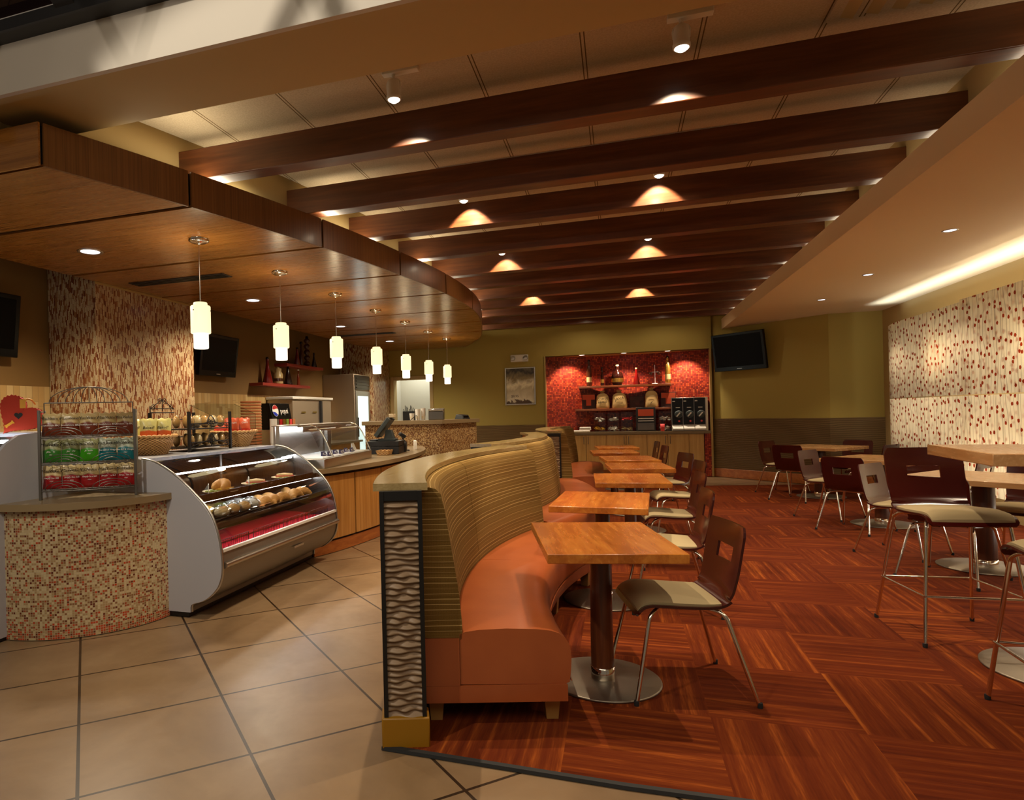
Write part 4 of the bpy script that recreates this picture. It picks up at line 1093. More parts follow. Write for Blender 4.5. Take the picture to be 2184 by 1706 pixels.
# wrought iron bread rack
br = thing('bread_rack', 'black wrought iron rack with scrolls holding rolls, between the baskets', 'display rack', (-3.65,4.945,1.1125))
for sx in (-.2,.2):
    for sy in (-.305,.305):
        b = MB(); b.box(sx-.011,sy-.011,0,sx+.011,sy+.011,.345); b.build('post', 'iron', br)
for z in (.03,.19):
    b = MB(); b.box(-.2,-.305,z,.2,.305,z+.008); b.tube([(.2,-.305,z+.05),(.2,.305,z+.05)], .005, 6); b.tube([(-.2,-.305,z+.09),(-.2,.305,z+.09)], .005, 6); b.build('shelf', 'iron', br)
def scroll(b, y0, y1, x, z, h):
    ym = (y0+y1)/2
    b.tube([(x,y0,z+h*.12),(x,ym-.02,z+h*.85)], .0038, 6); b.tube([(x,y1,z+h*.12),(x,ym+.02,z+h*.85)], .0038, 6)
    for cy, s in ((y0+.04,1),(y1-.04,-1),(ym-.035,1),(ym+.035,-1)):
        zz = z+h*.25 if abs(cy-ym) > .05 else z+h*.75; b.tube([(x,cy+s*.028*(1-t*.6)*math.cos(2*PI*t*1.25),zz+.032*(1-t*.6)*math.sin(2*PI*t*1.25)) for t in [k/20 for k in range(21)]], .0032, 5)
    b.tube([(x,ym,z),(x,ym,z+h)], .0038, 6)
for z in (.035,.195):
    b = MB(); scroll(b, -.30, .30, .205, z, .075); b.build('front_scroll', 'iron', br)
    b = MB(); b.tube([(.205,-.06+.12*k/8-.0,z+.055+.06*math.sin(PI*k/8)) for k in range(9)], .004, 6); b.build('hoop', 'iron', br)
b = MB(); b.tube([(-.2,-.30,.345),(-.2,.02,.345)], .005, 6); b.tube([(-.2,-.30,.345),(-.2,-.30,.40)], .005, 6); scroll(b, -.30, .02, -.2, .36, .11); b.tube([(-.2,-.3,.38),(-.2,.02,.38)], .004, 6); b.build('scroll_crest', 'iron', br)
r0 = [None]
def roll(x, y, z, ry, label, m):
    t = thing('bread_roll', label, 'bread roll', (x,y,z), 0, 'rolls on the bread rack')
    b = MB(); b.ball((0,0,.056), .026,.056,.056, 14, 10, M=T(0,0,0)); b.build('roll', m, t)
    b = MB(); b.ball((0,.0,.058), .029,.060,.0575, 10, 8); b.build('wrapper', 'wrap', t)
    t.rotation_euler = (0, 0, ry)
for zi, (z, nm) in enumerate(((.202,'upper'),(.042,'lower'))):
    for k in range(5):
        roll(-3.50, 4.945-.235+.115*k, 1.1125+z, 1.1-.2*(k%3)+.3, 'round wrapped roll on the %s rack shelf, front row, number %s from the left' % (nm, ('one','two','three','four','five')[k]), ('bread','bread_pale','bread','bread_pale','bread')[k])
    for k in range(4):
        roll(-3.66, 4.945-.20+.13*k, 1.1125+z, .3+.5*(k%2), 'round wrapped roll on the %s rack shelf, back row, number %s from the left' % (nm, ('one','two','three','four')[k]), ('bread','crust','bread_pale','bread')[k])
    for k in range(3):
        roll(-3.56, 4.65+.0, 1.1125+z, 0, '', 'bread') if False else None

# ------------------------------------------------------------------ service counter
EDGE = spline([(-2.82,5.80),(-2.73,6.05),(-2.63,6.5),(-2.555,7.1),(-2.545,7.8),(-2.60,8.5),(-2.72,9.2),(-2.90,9.8),(-3.12,10.35)], 5)
sc = thing('service_counter', 'curved wood panelled service counter behind the deli case', 'counter', (0,0,0))
inn = [(x-.05,y) for x,y in EDGE]
ys = [5.82,6.43,7.02,7.62,8.22,8.82,9.42,10.0]
for ya, yb in zip(ys, ys[1:]):
    p = between(inn, ya+.013, yb-.013); b = MB(); b.sweep(p, [(0,.14),(0,.785),(-.018,.785),(-.018,.14)]); b.build('front_panel', 'wood_counter', sc)
b = MB(); b.sweep(inn, [(-.03,.02),(-.03,.825),(-.06,.825),(-.06,.02)]); b.build('core', 'black', sc)
b = MB(); b.sweep(inn, [(-.012,0),(-.012,.118),(-.03,.118),(-.03,0)]); b.build('base_board', 'wood_base', sc)
b = MB(); b.prism([(-3.6,5.80)] + EDGE + [(-3.7,10.35)], .818, .865)
tag(b.build('worktop', 'slab', bevel=.004), 'long curved grey-brown worktop on the service counter', 'worktop')
b = MB(); b.box(-3.62,6.0,0,-3.58,10.2,.818); o = b.build('counter_back_panel', 'steel_dark', sc)

# refrigerated glass case standing on the counter
sg = thing('chilled_case', 'small chilled counter case with curved glass front and blue tags', 'display case', (-3.10,6.68,.901), math.radians(4))
LG = .80
b = MB(); b.box(-.30,-LG,-.035,.25,LG,.06); b.build('base', 'steel', sg, bevel=.004)
b = MB(); b.box(-.28,-LG+.02,.06,.225,LG-.02,.068); b.build('well_floor', 'white_plastic', sg)
b = MB(); b.box(-.30,-LG,.06,-.28,LG,.40); b.build('back_wall', 'steel', sg)
b = MB(); b.box(-.32,-LG,.395,-.02,LG,.41); b.tube([(-.02,-LG,.397),(-.02,LG,.397)], .016, 10); b.box(-.03,-LG+.12,.33,-.022,LG-.06,.395); b.build('hood', 'steel', sg, bevel=.003)
gq = spline([(-.01,.40),(.06,.375),(.12,.31),(.175,.20),(.235,.065)], 4)
b = MB(); b.add([(x,y,z) for x,z in gq for y in (-LG+.01,LG-.01)], [(2*i,2*i+1,2*i+3,2*i+2) for i in range(len(gq)-1)], 0, True); b.build('curved_glass', 'glass', sg)
for s in (-1,1):
    b = MB(); b.add([(-.28,s*(LG-.01),.068)] + [(x,s*(LG-.01),z) for x,z in gq] + [(-.28,s*(LG-.01),.40)], [tuple(range(len(gq)+2))]); b.build('end_glass', 'glass', sg)
for yy in (-.52, LG-.01):
    b = MB(); b.tube([(x+.003,yy,z) for x,z in gq], .008, 8); b.build('glass_edge', 'chrome', sg)
for yy in (-LG+.01, LG-.24):
    b = MB(); b.box(-.27,yy-.012,.06,-.23,yy+.012,.40); b.build('post', 'silver', sg)
b = MB(); b.tube([(-.06,-LG+.06,.368),(-.06,LG-.28,.368)], .013, 8); b.build('lamp_tube', 'tube_light', sg)
tg = 0
for k in range(3):
    for j, (dx, m) in enumerate(((.10,'card_blue'),(.165,'card_blue'))):
        t = thing('flavour_tag', 'dark blue label card in the chilled case, %s pair, %s one' % (('near','middle','far')[k], ('rear','front')[j]), 'label card', (0,0,0), 0, 'blue label cards in the chilled case')
        t.matrix_world = T(-3.10,6.66,.901) @ R(math.radians(4)) @ T(dx,-.36+.36*k+.02*j,.069)
        b = MB(); b.add([(0,-.055,0),(0,.055,0),(-.03,.055,.045),(-.03,-.055,.045),(-.03,-.055,0),(-.03,.055,0)], [(0,1,2,3),(5,4,3,2),(0,4,5,1),(0,3,4),(1,5,2)]); b.build('card', m, t)
        b = MB()
        for q in range(2): b.box(.0005-.010*(q+1)-.001,-.02,.012+.014*q,.0025-.010*(q+1)+.001,.045,.017+.014*q)
        b.ball((-.010,-.038,.02), .004,.009,.009, 8, 6); b.build('writing', 'cup', t)
t = thing('flavour_tag', 'orange and white label card at the far end of the chilled case', 'label card', (0,0,0)); t.matrix_world = T(-3.10,6.66,.901) @ R(math.radians(4)) @ T(.11,.62,.069)
b = MB(); b.add([(0,-.05,0),(0,.05,0),(-.04,.05,.09),(-.04,-.05,.09),(-.04,-.05,0),(-.04,.05,0)], [(0,1,2,3),(5,4,3,2),(0,4,5,1),(0,3,4),(1,5,2)]); b.build('card', 'card_white', t)
b = MB(); b.box(-.012,-.045,.004,-.002,.045,.05, M=R(math.radians(-24),'Y')); b.build('orange_block', 'card_red', t)

# till and what stands round it
rg = thing('cash_register', 'dark grey till with tilted screen on a black cash drawer', 'cash register', (-3.02,8.36,.866), math.radians(8))
b = MB(); b.box(-.22,-.22,0,.21,.22,.10); b.box(-.22,-.22,.104,.21,.22,.17); b.build('cash_drawer', 'black', rg, bevel=.004)
b = MB(); b.box(-.10,-.10,.17,.14,.10,.20); b.add([(-.02,-.06,.2),(.12,-.06,.2),(.12,.06,.2),(-.02,.06,.2),(.0,-.05,.32),(.08,-.05,.32),(.08,.05,.32),(.0,.05,.32)], [(4,5,6,7),(0,1,5,4),(1,2,6,5),(2,3,7,6),(3,0,4,7)]); b.build('stand', 'pos_grey', rg, bevel=.006)
Mm = T(-.02,0,.36) @ R(math.radians(-38+180),'Y')
b = MB(); b.box(-.03,-.17,-.16,.03,.17,.15, M=T(-.02,0,.36) @ R(math.radians(38),'Y')); b.build('screen_body', 'pos_grey', rg, bevel=.01)
b = MB(); b.box(-.034,-.15,-.13,-.03,.15,.13, M=T(-.02,0,.36) @ R(math.radians(38),'Y')); b.build('screen', 'screen', rg)
b = MB(); b.box(.06,-.10,.485,.12,.10,.535); b.build('customer_display', 'cream_plastic', rg, bevel=.005)
b = MB(); b.box(-.20,-.16,.172,-.11,.16,.19); b.build('keyboard', 'black', rg)
ct = thing('card_terminal', 'black card reader on a curved stand beside the till', 'card reader', (-2.93,8.92,.866), .5)
b = MB(); b.lathe([(.06,0),(.06,.01),(.05,.015)], n=20); b.tube(bend([(0,0,.01),(.0,0,.12),(-.05,.02,.2)],.06), .010, 8); b.build('stand', 'black', ct)
b = MB(); b.box(-.05,-.07,-.02,.05,.07,.03, M=T(-.05,.0,.22) @ R(.6,'Y')); b.build('keypad', 'black', ct, bevel=.01)
b = MB(); b.tube([(-.05,.05,.2),(.03,.08,.12),(.02,.1,.02),(-.08,.12,.006)], .005, 6); b.build('cable', 'black', ct)
rp = thing('receipt_printer', 'black receipt printer behind the till', 'printer', (-2.90,8.66,.866), .2)
b = MB(); b.box(-.07,-.07,0,.07,.07,.14); b.build('body', 'black', rp, bevel=.02)
b = MB(); b.add([(-.02,-.04,.14),(-.02,.04,.14),(.0,.04,.18),(.0,-.04,.18)], [(0,1,2,3)]); b.box(-.03,-.04,.138,-.01,.04,.142); b.build('receipt', 'card_white', rp)
bs = thing('small_basket', 'small pale woven tray in front of the till', 'basket', (-2.92,8.00,.866), .1)
b = MB(); b.prism([(-.07,-.12),(.07,-.12),(.07,.12),(-.07,.12)], 0, .008); b.sweep([(-.065,-.115),(.065,-.115),(.065,.115),(-.065,.115),(-.065,-.115)], [(0,0),(.025,.062),(.018,.062),(-.006,0)], loop=True); b.build('woven_body', 'wicker', bs)
bh = thing('brochure_holder', 'white printed card holder on the counter right of the till', 'card holder', (-2.89,9.26,.866), .35)
b = MB(); b.box(-.02,-.14,0,.02,.14,.13); b.build('holder', 'card_white', bh, bevel=.003)
b = MB(); 
for k in range(7): b.box(.020,-.11+.033*k,.02,.0215,-.092+.033*k,.075)
b.box(.020,-.12,.095,.0215,.12,.105); b.build('print', 'ink', bh)
pk = thing('snack_tub', 'clear tub with blue and red sleeve left of the chilled case', 'tub', (-3.52,5.86,.866), .3)
b = MB(); b.lathe([(.055,0),(.06,.04)], n=24); b.build('red_band', 'red_pack', pk)
b = MB(); b.lathe([(.06,.04),(.063,.085)], n=24, cap=False); b.build('blue_band', 'blue_pack', pk)
b = MB(); b.lathe([(.063,.085),(.066,.17),(.05,.178)], n=24); b.build('tub', 'cookie', pk)

# ------------------------------------------------------------------ mosaic half wall with its slab
HW = [(-4.15,10.42),(-2.86,10.62),(-2.50,11.85)]
hw = thing('half_wall', 'mosaic clad bar wall with stone slab behind the service counter', 'half wall', (0,0,0))
b = MB(); b.sweep(HW, [(0,0),(0,1.215),(-.16,1.215),(-.16,0)]); b.build('mosaic_body', 'mosaic_bar', hw)
b = MB(); b.sweep([(-4.2,10.41),(-2.835,10.60),(-2.475,11.87)], [(.035,1.215),(.035,1.285),(-.36,1.285),(-.36,1.215)]); b.build('slab_top', 'slab', hw, bevel=.004)
ZB = 1.2855
em = thing('espresso_machine', 'steel espresso machine with curved front on the bar wall', 'coffee machine', (-2.99,10.87,ZB), math.radians(10))
b = MB(); b.box(-.13,-.12,0,.13,.12,.15); b.add([(-.13,-.12,.15),(.13,-.12,.15),(.13,.12,.15),(-.13,.12,.15),(-.13,-.10,.19),(.13,-.10,.175),(.13,.12,.20),(-.13,.12,.20)], [(4,5,6,7),(0,1,5,4),(1,2,6,5),(2,3,7,6),(3,0,4,7)]); b.build('body', 'steel_dark', em, bevel=.01)
b = MB(); b.box(-.13,-.135,.155,.13,-.11,.185); b.build('top_edge', 'chrome', em, bevel=.006)
c0 = [None]
def cupstack(x, y, z, n, label, r=.043, group='paper cup stacks'):
    t = thing('cup_stack', label, 'cups', (x,y,z), 0, group)
    b = MB()
    b.lathe([(r*.74,0),(r*.97,.10),(r,.104),(r*.98,.108)], n=20)
    z0 = .108
    for k in range(n): b.lathe([(r*.97,z0-.006),(r,z0+.006),(r*.985,z0+.012)], n=20, cap=False); z0 += .014
    b.lathe([(r*.98,z0-.004),(.001,z0-.002)], n=20, cap=False)
    b.build('cups', 'cup', t)
    b = MB(); b.box(-.016,-r*.99,.03,.016,-r*.84,.07); b.build('sleeve_print', 'cream_plastic', t)
cupstack(-3.28,10.70,ZB,6,'white paper cups on the bar wall, tall left stack')
cupstack(-3.20,10.76,ZB,7,'white paper cups on the bar wall, tall right stack')
cupstack(-3.38,10.68,ZB,1,'short white paper cup stack at the left on the bar wall')
og = thing('lid_organizer', 'black lid and straw organizer on the bar wall', 'organizer', (-3.47,10.80,ZB), .1)
b = MB(); b.box(-.10,-.06,0,.10,.06,.16); b.build('box', 'black', og, bevel=.004)
for k in range(9):
    b = MB(); b.tube([(-.08+.02*k,.0,.14),(-.09+.024*k,.02*(k%3)-.02,.20+.02*((k*7)%4))], .006, 6); b.build('straw', 'black', og)
wt = thing('wire_tap', 'thin black bent rod stand among the cups on the bar wall', 'stand', (-3.29,10.58,ZB))
b = MB(); b.tube(bend([(-.09,0,.002),(.0,0,.075),(.035,0,.08),(.035,0,.004)],.02), .006, 6); b.build('rod', 'black', wt)
bx = thing('counter_box', 'low black device alone at the right end of the bar wall', 'device', (-2.66,11.42,ZB), math.radians(70))
b = MB(); b.add([(-.12,-.09,0),(.12,-.09,0),(.12,.09,0),(-.12,.09,0),(-.10,-.06,.07),(.10,-.06,.07),(.10,.07,.085),(-.10,.07,.085)], [(3,2,1,0),(4,5,6,7),(0,1,5,4),(1,2,6,5),(2,3,7,6),(3,0,4,7)]); b.build('body', 'black', bx, bevel=.006)
b = MB(); b.box(-.07,-.083,.02,.07,-.078,.055); b.build('screen', 'black_gloss', bx)
# ------------------------------------------------------------------ kitchen back counter and machines
kc = thing('back_counter', 'steel topped back counter along the kitchen wall', 'counter', (0,0,0))
b = MB(); b.box(-5.84,7.2,.0,-4.98,12.2,.86); b.build('cabinet_body', 'wood_counter', kc)
b = MB(); b.box(-5.84,7.2,.86,-4.93,12.25,.90); b.build('steel_top', 'steel', kc, bevel=.003)
fr = thing('refrigerator', 'tall stainless steel refrigerator with lit glass door', 'refrigerator', (-5.84,12.34,0))
b = MB(); b.box(.0,0,.05,.70,.84,2.25); b.build('body', 'steel_appliance', fr, bevel=.004)
b = MB(); b.box(.70,.02,1.93,.725,.82,2.23); b.build('grille', 'steel_dark', fr)
for k in range(4):
    b = MB(); b.box(.725,.05,1.96+.065*k,.742,.79,1.985+.065*k, M=Matrix.Identity(4)); b.build('louvre', 'steel_dark', fr)
b = MB(); b.box(.70,.02,.10,.73,.12,1.90); b.box(.70,.72,.10,.73,.82,1.90); b.box(.70,.12,1.80,.73,.72,1.90); b.box(.70,.12,.10,.73,.72,.22); b.build('door_frame', 'silver', fr)
b = MB(); b.box(.712,.12,.22,.72,.72,1.80); b.build('door_glass', 'light_fridge', fr) if False else b.build('door_glass', 'fridge_glow', fr)
b = MB(); b.tube([(.745,.10,.95),(.745,.10,1.35)], .012, 8); b.build('handle', 'dark_grey', fr)
b = MB(); b.box(.02,.02,0,.68,.82,.05); b.build('plinth', 'black', fr)
im = thing('steel_cabinet', 'stainless steel cabinet with open side door beside the refrigerator', 'steel cabinet', (-5.84,10.05,.9005))
b = MB(); b.box(0,0,0,.50,1.55,.80); b.build('body', 'steel_appliance', im, bevel=.004)
b = MB(); b.box(-.0,-.04,.80,.53,1.62,.85); b.build('lid', 'white_plastic', im, bevel=.01)
for y in (.30,.75):
    b = MB(); b.box(.50,y,.56,.515,y+.16,.585); b.build('latch', 'chrome', im)
b = MB(); b.box(.50,1.05,.02,.54,1.11,.78); b.build('hinge_strip', 'dark_grey', im)
b = MB(); b.box(.50,1.13,.02,.52,1.53,.78); b.build('door', 'steel_appliance', im)
sd = thing('soda_dispenser', 'black soda dispenser with red and white round emblem', 'drinks dispenser', (-5.42,9.45,.9005))
b = MB(); b.box(-.10,-.32,0,.20,.32,.30); b.build('base', 'steel', sd, bevel=.01)
b = MB(); b.add([(.0,-.32,.30),(.24,-.32,.30),(.24,.32,.30),(.0,.32,.30),(.0,-.32,.72),(.16,-.32,.72),(.16,.32,.72),(.0,.32,.72)], [(3,2,1,0),(4,5,6,7),(0,1,5,4),(1,2,6,5),(2,3,7,6),(3,0,4,7)]); b.build('cabinet', 'black_gloss', sd, bevel=.01)
fm = T(.193,0,.60) @ R(math.radians(-11),'Y') @ R(PI/2,'Z') @ R(PI/2,'X')
def disc(b, r0, z, mi, a0=0, a1=360, M=None, n=28):
    b.add([(r0*math.cos(math.radians(a0+(a1-a0)*k/n)), r0*math.sin(math.radians(a0+(a1-a0)*k/n)), z) for k in range(n+1)], [tuple(range(n+1))], mi, M=M)
b = MB(); disc(b, .095, .001, 1, M=fm @ T(-.20,0,0)); 
b.add([(x,y,.003) for x,y in [(.09*math.cos(t),.09*math.sin(t)) for t in [math.radians(20+140*k/12) for k in range(13)]] + [(-.05,.02),(.03,.035)]], [tuple(range(15))], 0, M=fm @ T(-.20,0,0))
b.add([(.09*math.cos(math.radians(190+120*k/12)),.09*math.sin(math.radians(190+120*k/12)),.003) for k in range(13)] + [(.0,-.03,.003)], [tuple(range(14))], 2, M=fm @ T(-.20,0,0))
b.text('pepsi', .125, 1, fm @ T(.08,-.01,.002)); b.build('emblem', ['red_pack','cup','blue_pack'], sd)
for k, m in enumerate(('silver','red_pack','gold','lettuce','sign_pink','cookie')):
    b = MB(); b.box(.235,-.30+.11*k,.36,.265,-.22+.11*k,.46); b.build('valve', m, sd)
for k, (y, l, n) in enumerate(((8.88,'tallest stack of white paper cups beside the soda dispenser',26),(9.06,'shorter stack of white paper cups beside the soda dispenser',14))):
    cupstack(-5.06, y, .9005, n, l, .055, 'paper cups by the soda dispenser')
ck = thing('lid_tower', 'stack of clear tan takeaway lids left of the paper cups', 'lids', (-5.35,8.72,.9005), 0)
b = MB()
for k in range(17): b.lathe([(.15,.045*k),(.16,.045*k+.015),(.155,.045*k+.03)], n=24)
b.build('lids', 'cookie', ck)
sn = thing('acrylic_guard', 'clear acrylic food guard behind the bread rack', 'guard', (-4.9,7.35,.9005))
b = MB(); b.add([(.0,-.35,0),(.0,.75,0),(-.0,.75,.55),(-.0,-.35,.55),(-.35,-.35,.9-.2),(-.35,.75,.7)], [(0,1,2,3),(3,2,5,4)]); b.build('pane', 'acrylic', sn)
b = MB(); b.tube([(0,-.35,0),(0,-.35,.55),(-.35,-.35,.7)], .004, 6); b.tube([(0,.75,0),(0,.75,.55),(-.35,.75,.7)], .004, 6); b.build('edge', 'acrylic', sn)
# wall shelves with bottles
def shelf(x0, y0, y1, z, label):
    t = thing('wall_shelf', label, 'shelf', (x0,y0,z), 0, 'red shelves on the kitchen wall')
    b = MB(); b.box(-.0,0,0,.26,y1-y0,.05); b.build('board', 'red_shelf', t, bevel=.004)
shelf(-5.85,10.35,11.85,2.31,'upper dull red wall shelf holding four bottles')
shelf(-5.85,9.50,11.25,1.93,'lower dull red wall shelf holding four bottles')
BP = {'cone':[(.001,0),(.075,0),(.078,.01),(.03,.24),(.022,.30),(.024,.36),(.020,.37),(.001,.37)],
      'round':[(.001,0),(.06,0),(.085,.06),(.09,.11),(.07,.18),(.03,.21),(.024,.27),(.03,.28),(.001,.285)],
      'tall':[(.001,0),(.045,0),(.05,.02),(.05,.30),(.03,.38),(.022,.40),(.022,.47),(.028,.48),(.001,.485)],
      'beads':[(.001,0)] + [(.022+.034*abs(math.sin(PI*k/4)), .001+.5*k/20) for k in range(1,20)] + [(.001,.5)],
      'jar':[(.001,0),(.07,0),(.075,.02),(.075,.16),(.05,.20),(.052,.25),(.001,.255)],
      'slim':[(.001,0),(.035,0),(.038,.02),(.032,.2),(.014,.27),(.014,.36),(.001,.362)]}
def bottle(x, y, z, kind, m, label, group, s=1.0, cap='bottle_dark', extra=None):
    t = thing('bottle', label, 'bottle', (x,y,z), 0, group)
    pr = [(r*s,zz*s) for r,zz in BP[kind]]
    b = MB(); b.lathe(pr, n=22, cap=False); b.build('glass_body', m, t)
    h = max(p[1] for p in pr); b = MB(); b.lathe([(.024*s,h*.965),(.026*s,h),(.022*s,h*1.06),(.001,h*1.062)], n=16); b.build('stopper', cap, t)
    if extra:
        b = MB(); r = max(r for r,zz in pr if zz < h*.45)*1.012; b.lathe([(r,h*.16),(r,h*.36)], n=22, cap=False); b.build('label_band', extra, t)
SG = 'bottles on the kitchen shelves'
bottle(-5.70,10.95,2.361,'cone','bottle_red','dark cone bottle on the upper kitchen shelf, leftmost visible',SG,.85)
bottle(-5.70,11.12,2.361,'slim','bottle_brown','slim dark bottle on the upper kitchen shelf, second from left',SG,1.2)
bottle(-5.68,11.32,2.361,'beads','bottle_brown','tall beaded bottle on the upper kitchen shelf',SG,1.1,'bottle_dark')
bottle(-5.70,11.66,2.361,'cone','bottle_dark','broad dark bottle on the upper kitchen shelf, rightmost',SG,.75)
bottle(-5.70,9.85,1.981,'cone','bottle_red','red tapered bottle on the lower kitchen shelf, leftmost',SG,1.15)
bottle(-5.70,10.22,1.981,'jar','bottle_cream','cream and brown jar on the lower kitchen shelf, second from left',SG,1.1,'bottle_cream','bottle_brown')
bottle(-5.70,10.58,1.981,'cone','bottle_dark','black cone bottle on the lower kitchen shelf, third from left',SG,1.05)
bottle(-5.70,10.98,1.981,'slim','bottle_amber','amber bottle with white bow on the lower kitchen shelf, rightmost',SG,.8,'cup')
# televisions
def tv(loc, rz, w, h, tilt, label, logo=True):
    t = thing('television', label, 'television', loc, rz, 'wall televisions')
    Mt = R(tilt,'X')
    b = MB(); b.box(-w/2,-.03,-h/2,w/2,.03,h/2, M=Mt); b.build('bezel', 'black_gloss', t, bevel=.008)
    b = MB(); b.box(-w/2+.05,-.032,-h/2+.08,w/2-.05,-.0305,h/2-.045, M=Mt); b.build('screen', 'screen', t)
    b = MB(); b.box(-.05,-.034,-h/2+.03,.05,-.031,-h/2+.042, M=Mt); b.build('badge', 'silver', t)
    b = MB(); b.box(-.12,.03,-.12,.12,.14,.12); b.build('wall_bracket', 'black', t)
tv((2.20,13.74,2.44), math.radians(-45), 1.08, .72, math.radians(8), 'large black wall television above the wainscot right of the red niche')
tv((-5.70,8.41,2.34), math.radians(90), .95, .62, math.radians(8), 'black television right of the large mosaic column')
tv((-5.70,4.47,2.36), math.radians(90), .98, .62, math.radians(6), 'black television cut off by the left picture edge')
# poster and emergency light on the olive wall
po = thing('framed_poster', 'pale framed poster with dark storm sky on the olive wall', 'poster', (-2.02,YB-.002,1.54))
b = MB(); b.box(-.31,-.006,.01,.31,0,.81); b.text('$8.95', .075, 1, T(-.12,-.0075,.19) @ R(PI/2,'X')); b.build('print', ['poster_print','bottle_brown'], po)
b = MB(); b.box(-.33,-.022,0,-.305,0,.82); b.box(.305,-.022,0,.33,0,.82); b.box(-.305,-.022,0,.305,0,.025); b.box(-.305,-.022,.795,.305,0,.82); b.build('frame', 'silver', po, bevel=.004)
el = thing('emergency_light', 'white emergency light box above the framed poster', 'emergency light', (-2.02,YB-.002,2.48))
b = MB(); b.box(-.19,-.07,0,.19,0,.155); b.build('case', 'white_plastic', el, bevel=.012)
for s in (-1,1):
    b = MB(); b.lathe([(.052,0),(.055,.012),(.045,.02),(.001,.016)], n=20, M=T(s*.135,-.07,.078) @ R(PI/2,'X')); b.build('lamp_head', 'silver', el)
# ------------------------------------------------------------------ resin panels along the right wall
k = 0
def respanel(y0, y1, z0, z1, bow, label):
    n = 14; pts = []
    for i in range(n+1):
        t = i/n; y = y0+(y1-y0)*t; x = (3.73 if bow > 0 else 3.68) + (bow*max(0,(t-.72)/.28)**2 if bow > 0 else -.035*(t**2)); pts.append((x,y))
    t = thing('resin_panel', label, 'wall panel', (0,0,0), 0, 'backlit resin panels')
    b = MB(); b.sweep(pts, [(0,z0),(0,z1),(.012,z1),(.012,z0)], smooth=True); b.build('sheet', 'resin_panel', t)
    for i in (1, n-1):
        for z in (z0+.08, z1-.08):
            x, y = pts[i]; b = MB(); b.tube([(x-.012,y,z),(4.198,y,z)], .012, 8); b.build('standoff', 'chrome', t)
for (ya, yb, bow, nm) in ((8.85,11.40,.09,'far'),(6.44,8.86,0,'near'),(4.02,6.432,0,'nearest, mostly out of frame')):
    respanel(ya, yb, 1.462, 2.525, bow, 'upper backlit panel with red dots, %s one on the right wall' % nm)
    respanel(ya, yb, .39, 1.45, bow, 'lower backlit panel with red dots, %s one on the right wall' % nm)
# ------------------------------------------------------------------ red niche: cabinets, worktop, shelves
xs = [-1.46,-.66,-.25,.15,.55,.95,1.35,1.71]
units = [(-1.46,-.25,[-.66]),(-.25,.55,[.15]),(.55,1.35,[.95]),(1.35,1.63,[])]
for (a, c, mid), l in zip(units, ('leftmost, partly behind the benches','second from left','third from left','narrow one at the right end')):
    t = thing('base_cabinet', 'pale wood base cabinet below the red niche, ' + l, 'cabinet', (a,YB,0), 0, 'cabinets below the niche')
    b = MB(); b.box(.0,.02,.12,c-a,.2,.865); b.build('body', 'wood_cabinet', t)
    b = MB(); b.box(.0,.06,0,c-a,.2,.12); b.build('toe_kick', 'wood_base', t)
    e = [0] + [m-a for m in mid] + [c-a]
    for j, (x0, x1) in enumerate(zip(e, e[1:])):
        b = MB(); b.box(x0+.006,0,.15,x1-.006,.02,.855); d = b.build('door', 'wood_cabinet', t)
        if len(e) > 2:
            hx = x1-.045 if j == 0 else x0+.045
            b = MB(); b.tube(bend([(hx,0,.82),(hx,-.03,.82),(hx,-.03,.67),(hx,0,.67)],.01), .006, 8); b.build('handle', 'steel_dark', d)
b = MB(); b.prism([(NX0+.01,YB-.03),(NX1-.01,YB-.03)] + [(NX1-.02,YB+.2)] + list(reversed([p for p in nb[2:-2]])) + [(NX0+.02,YB+.2)], .868, .92)
tag(b.build('worktop', 'slab'), 'grey worktop in the red niche above the cabinets', 'worktop')
for z, l, a, c in ((1.86,'upper wooden shelf in the red niche, carrying bottles',-.80,1.06),(1.37,'lower wooden shelf in the red niche, carrying coffee sacks',-.88,1.16)):
    b = MB(); b.box(a,14.47,z,c,14.82,z+.045); tag(b.build('niche_shelf', 'wood_shelf', bevel=.003), l, 'shelf', 'shelves in the niche')
NG = 'bottles on the niche shelf'; zz = 1.9055; yb = 14.62
bottle(-.58,yb,zz,'tall','bottle_brown','tall brown bottle with cream figures, leftmost on the niche shelf',NG,1.12,'bottle_dark','bottle_cream')
bottle(-.31,yb,zz,'slim','bottle_dark','small slim black bottle, second from left on the niche shelf',NG,1.05,'bottle_dark','gold')
bottle(0,yb,zz,'round','bottle_dark','wide round dark bottle with gold leaves on the niche shelf',NG,1.45,'bottle_cream','gold')
bottle(.385,yb,zz,'cone','bottle_red','dark red cone bottle on the niche shelf, fourth from left',NG,.92,'bottle_cream')
cd = thing('candle_holder', 'small glass candle holder with thin stem on the niche shelf', 'candle holder', (.75,yb,zz))
b = MB(); b.tube([(0,0,0),(0,0,.40)], .006, 8); b.lathe([(.06,0),(.06,.012),(.01,.02)], n=20); b.tube([(-.09,0,.25),(.09,0,.25)], .006, 6); b.build('stem', 'plastic_clear', cd)
for s in (-1,1):
    b = MB(); b.ball((s*.08,0,.22), .04,.04,.035, 12, 8); b.build('cup', 'bottle_brown', cd)
bottle(1.0,yb,zz,'tall','gold','tall golden bottle, rightmost on the niche shelf',NG,1.12,'bottle_dark','bottle_cream')
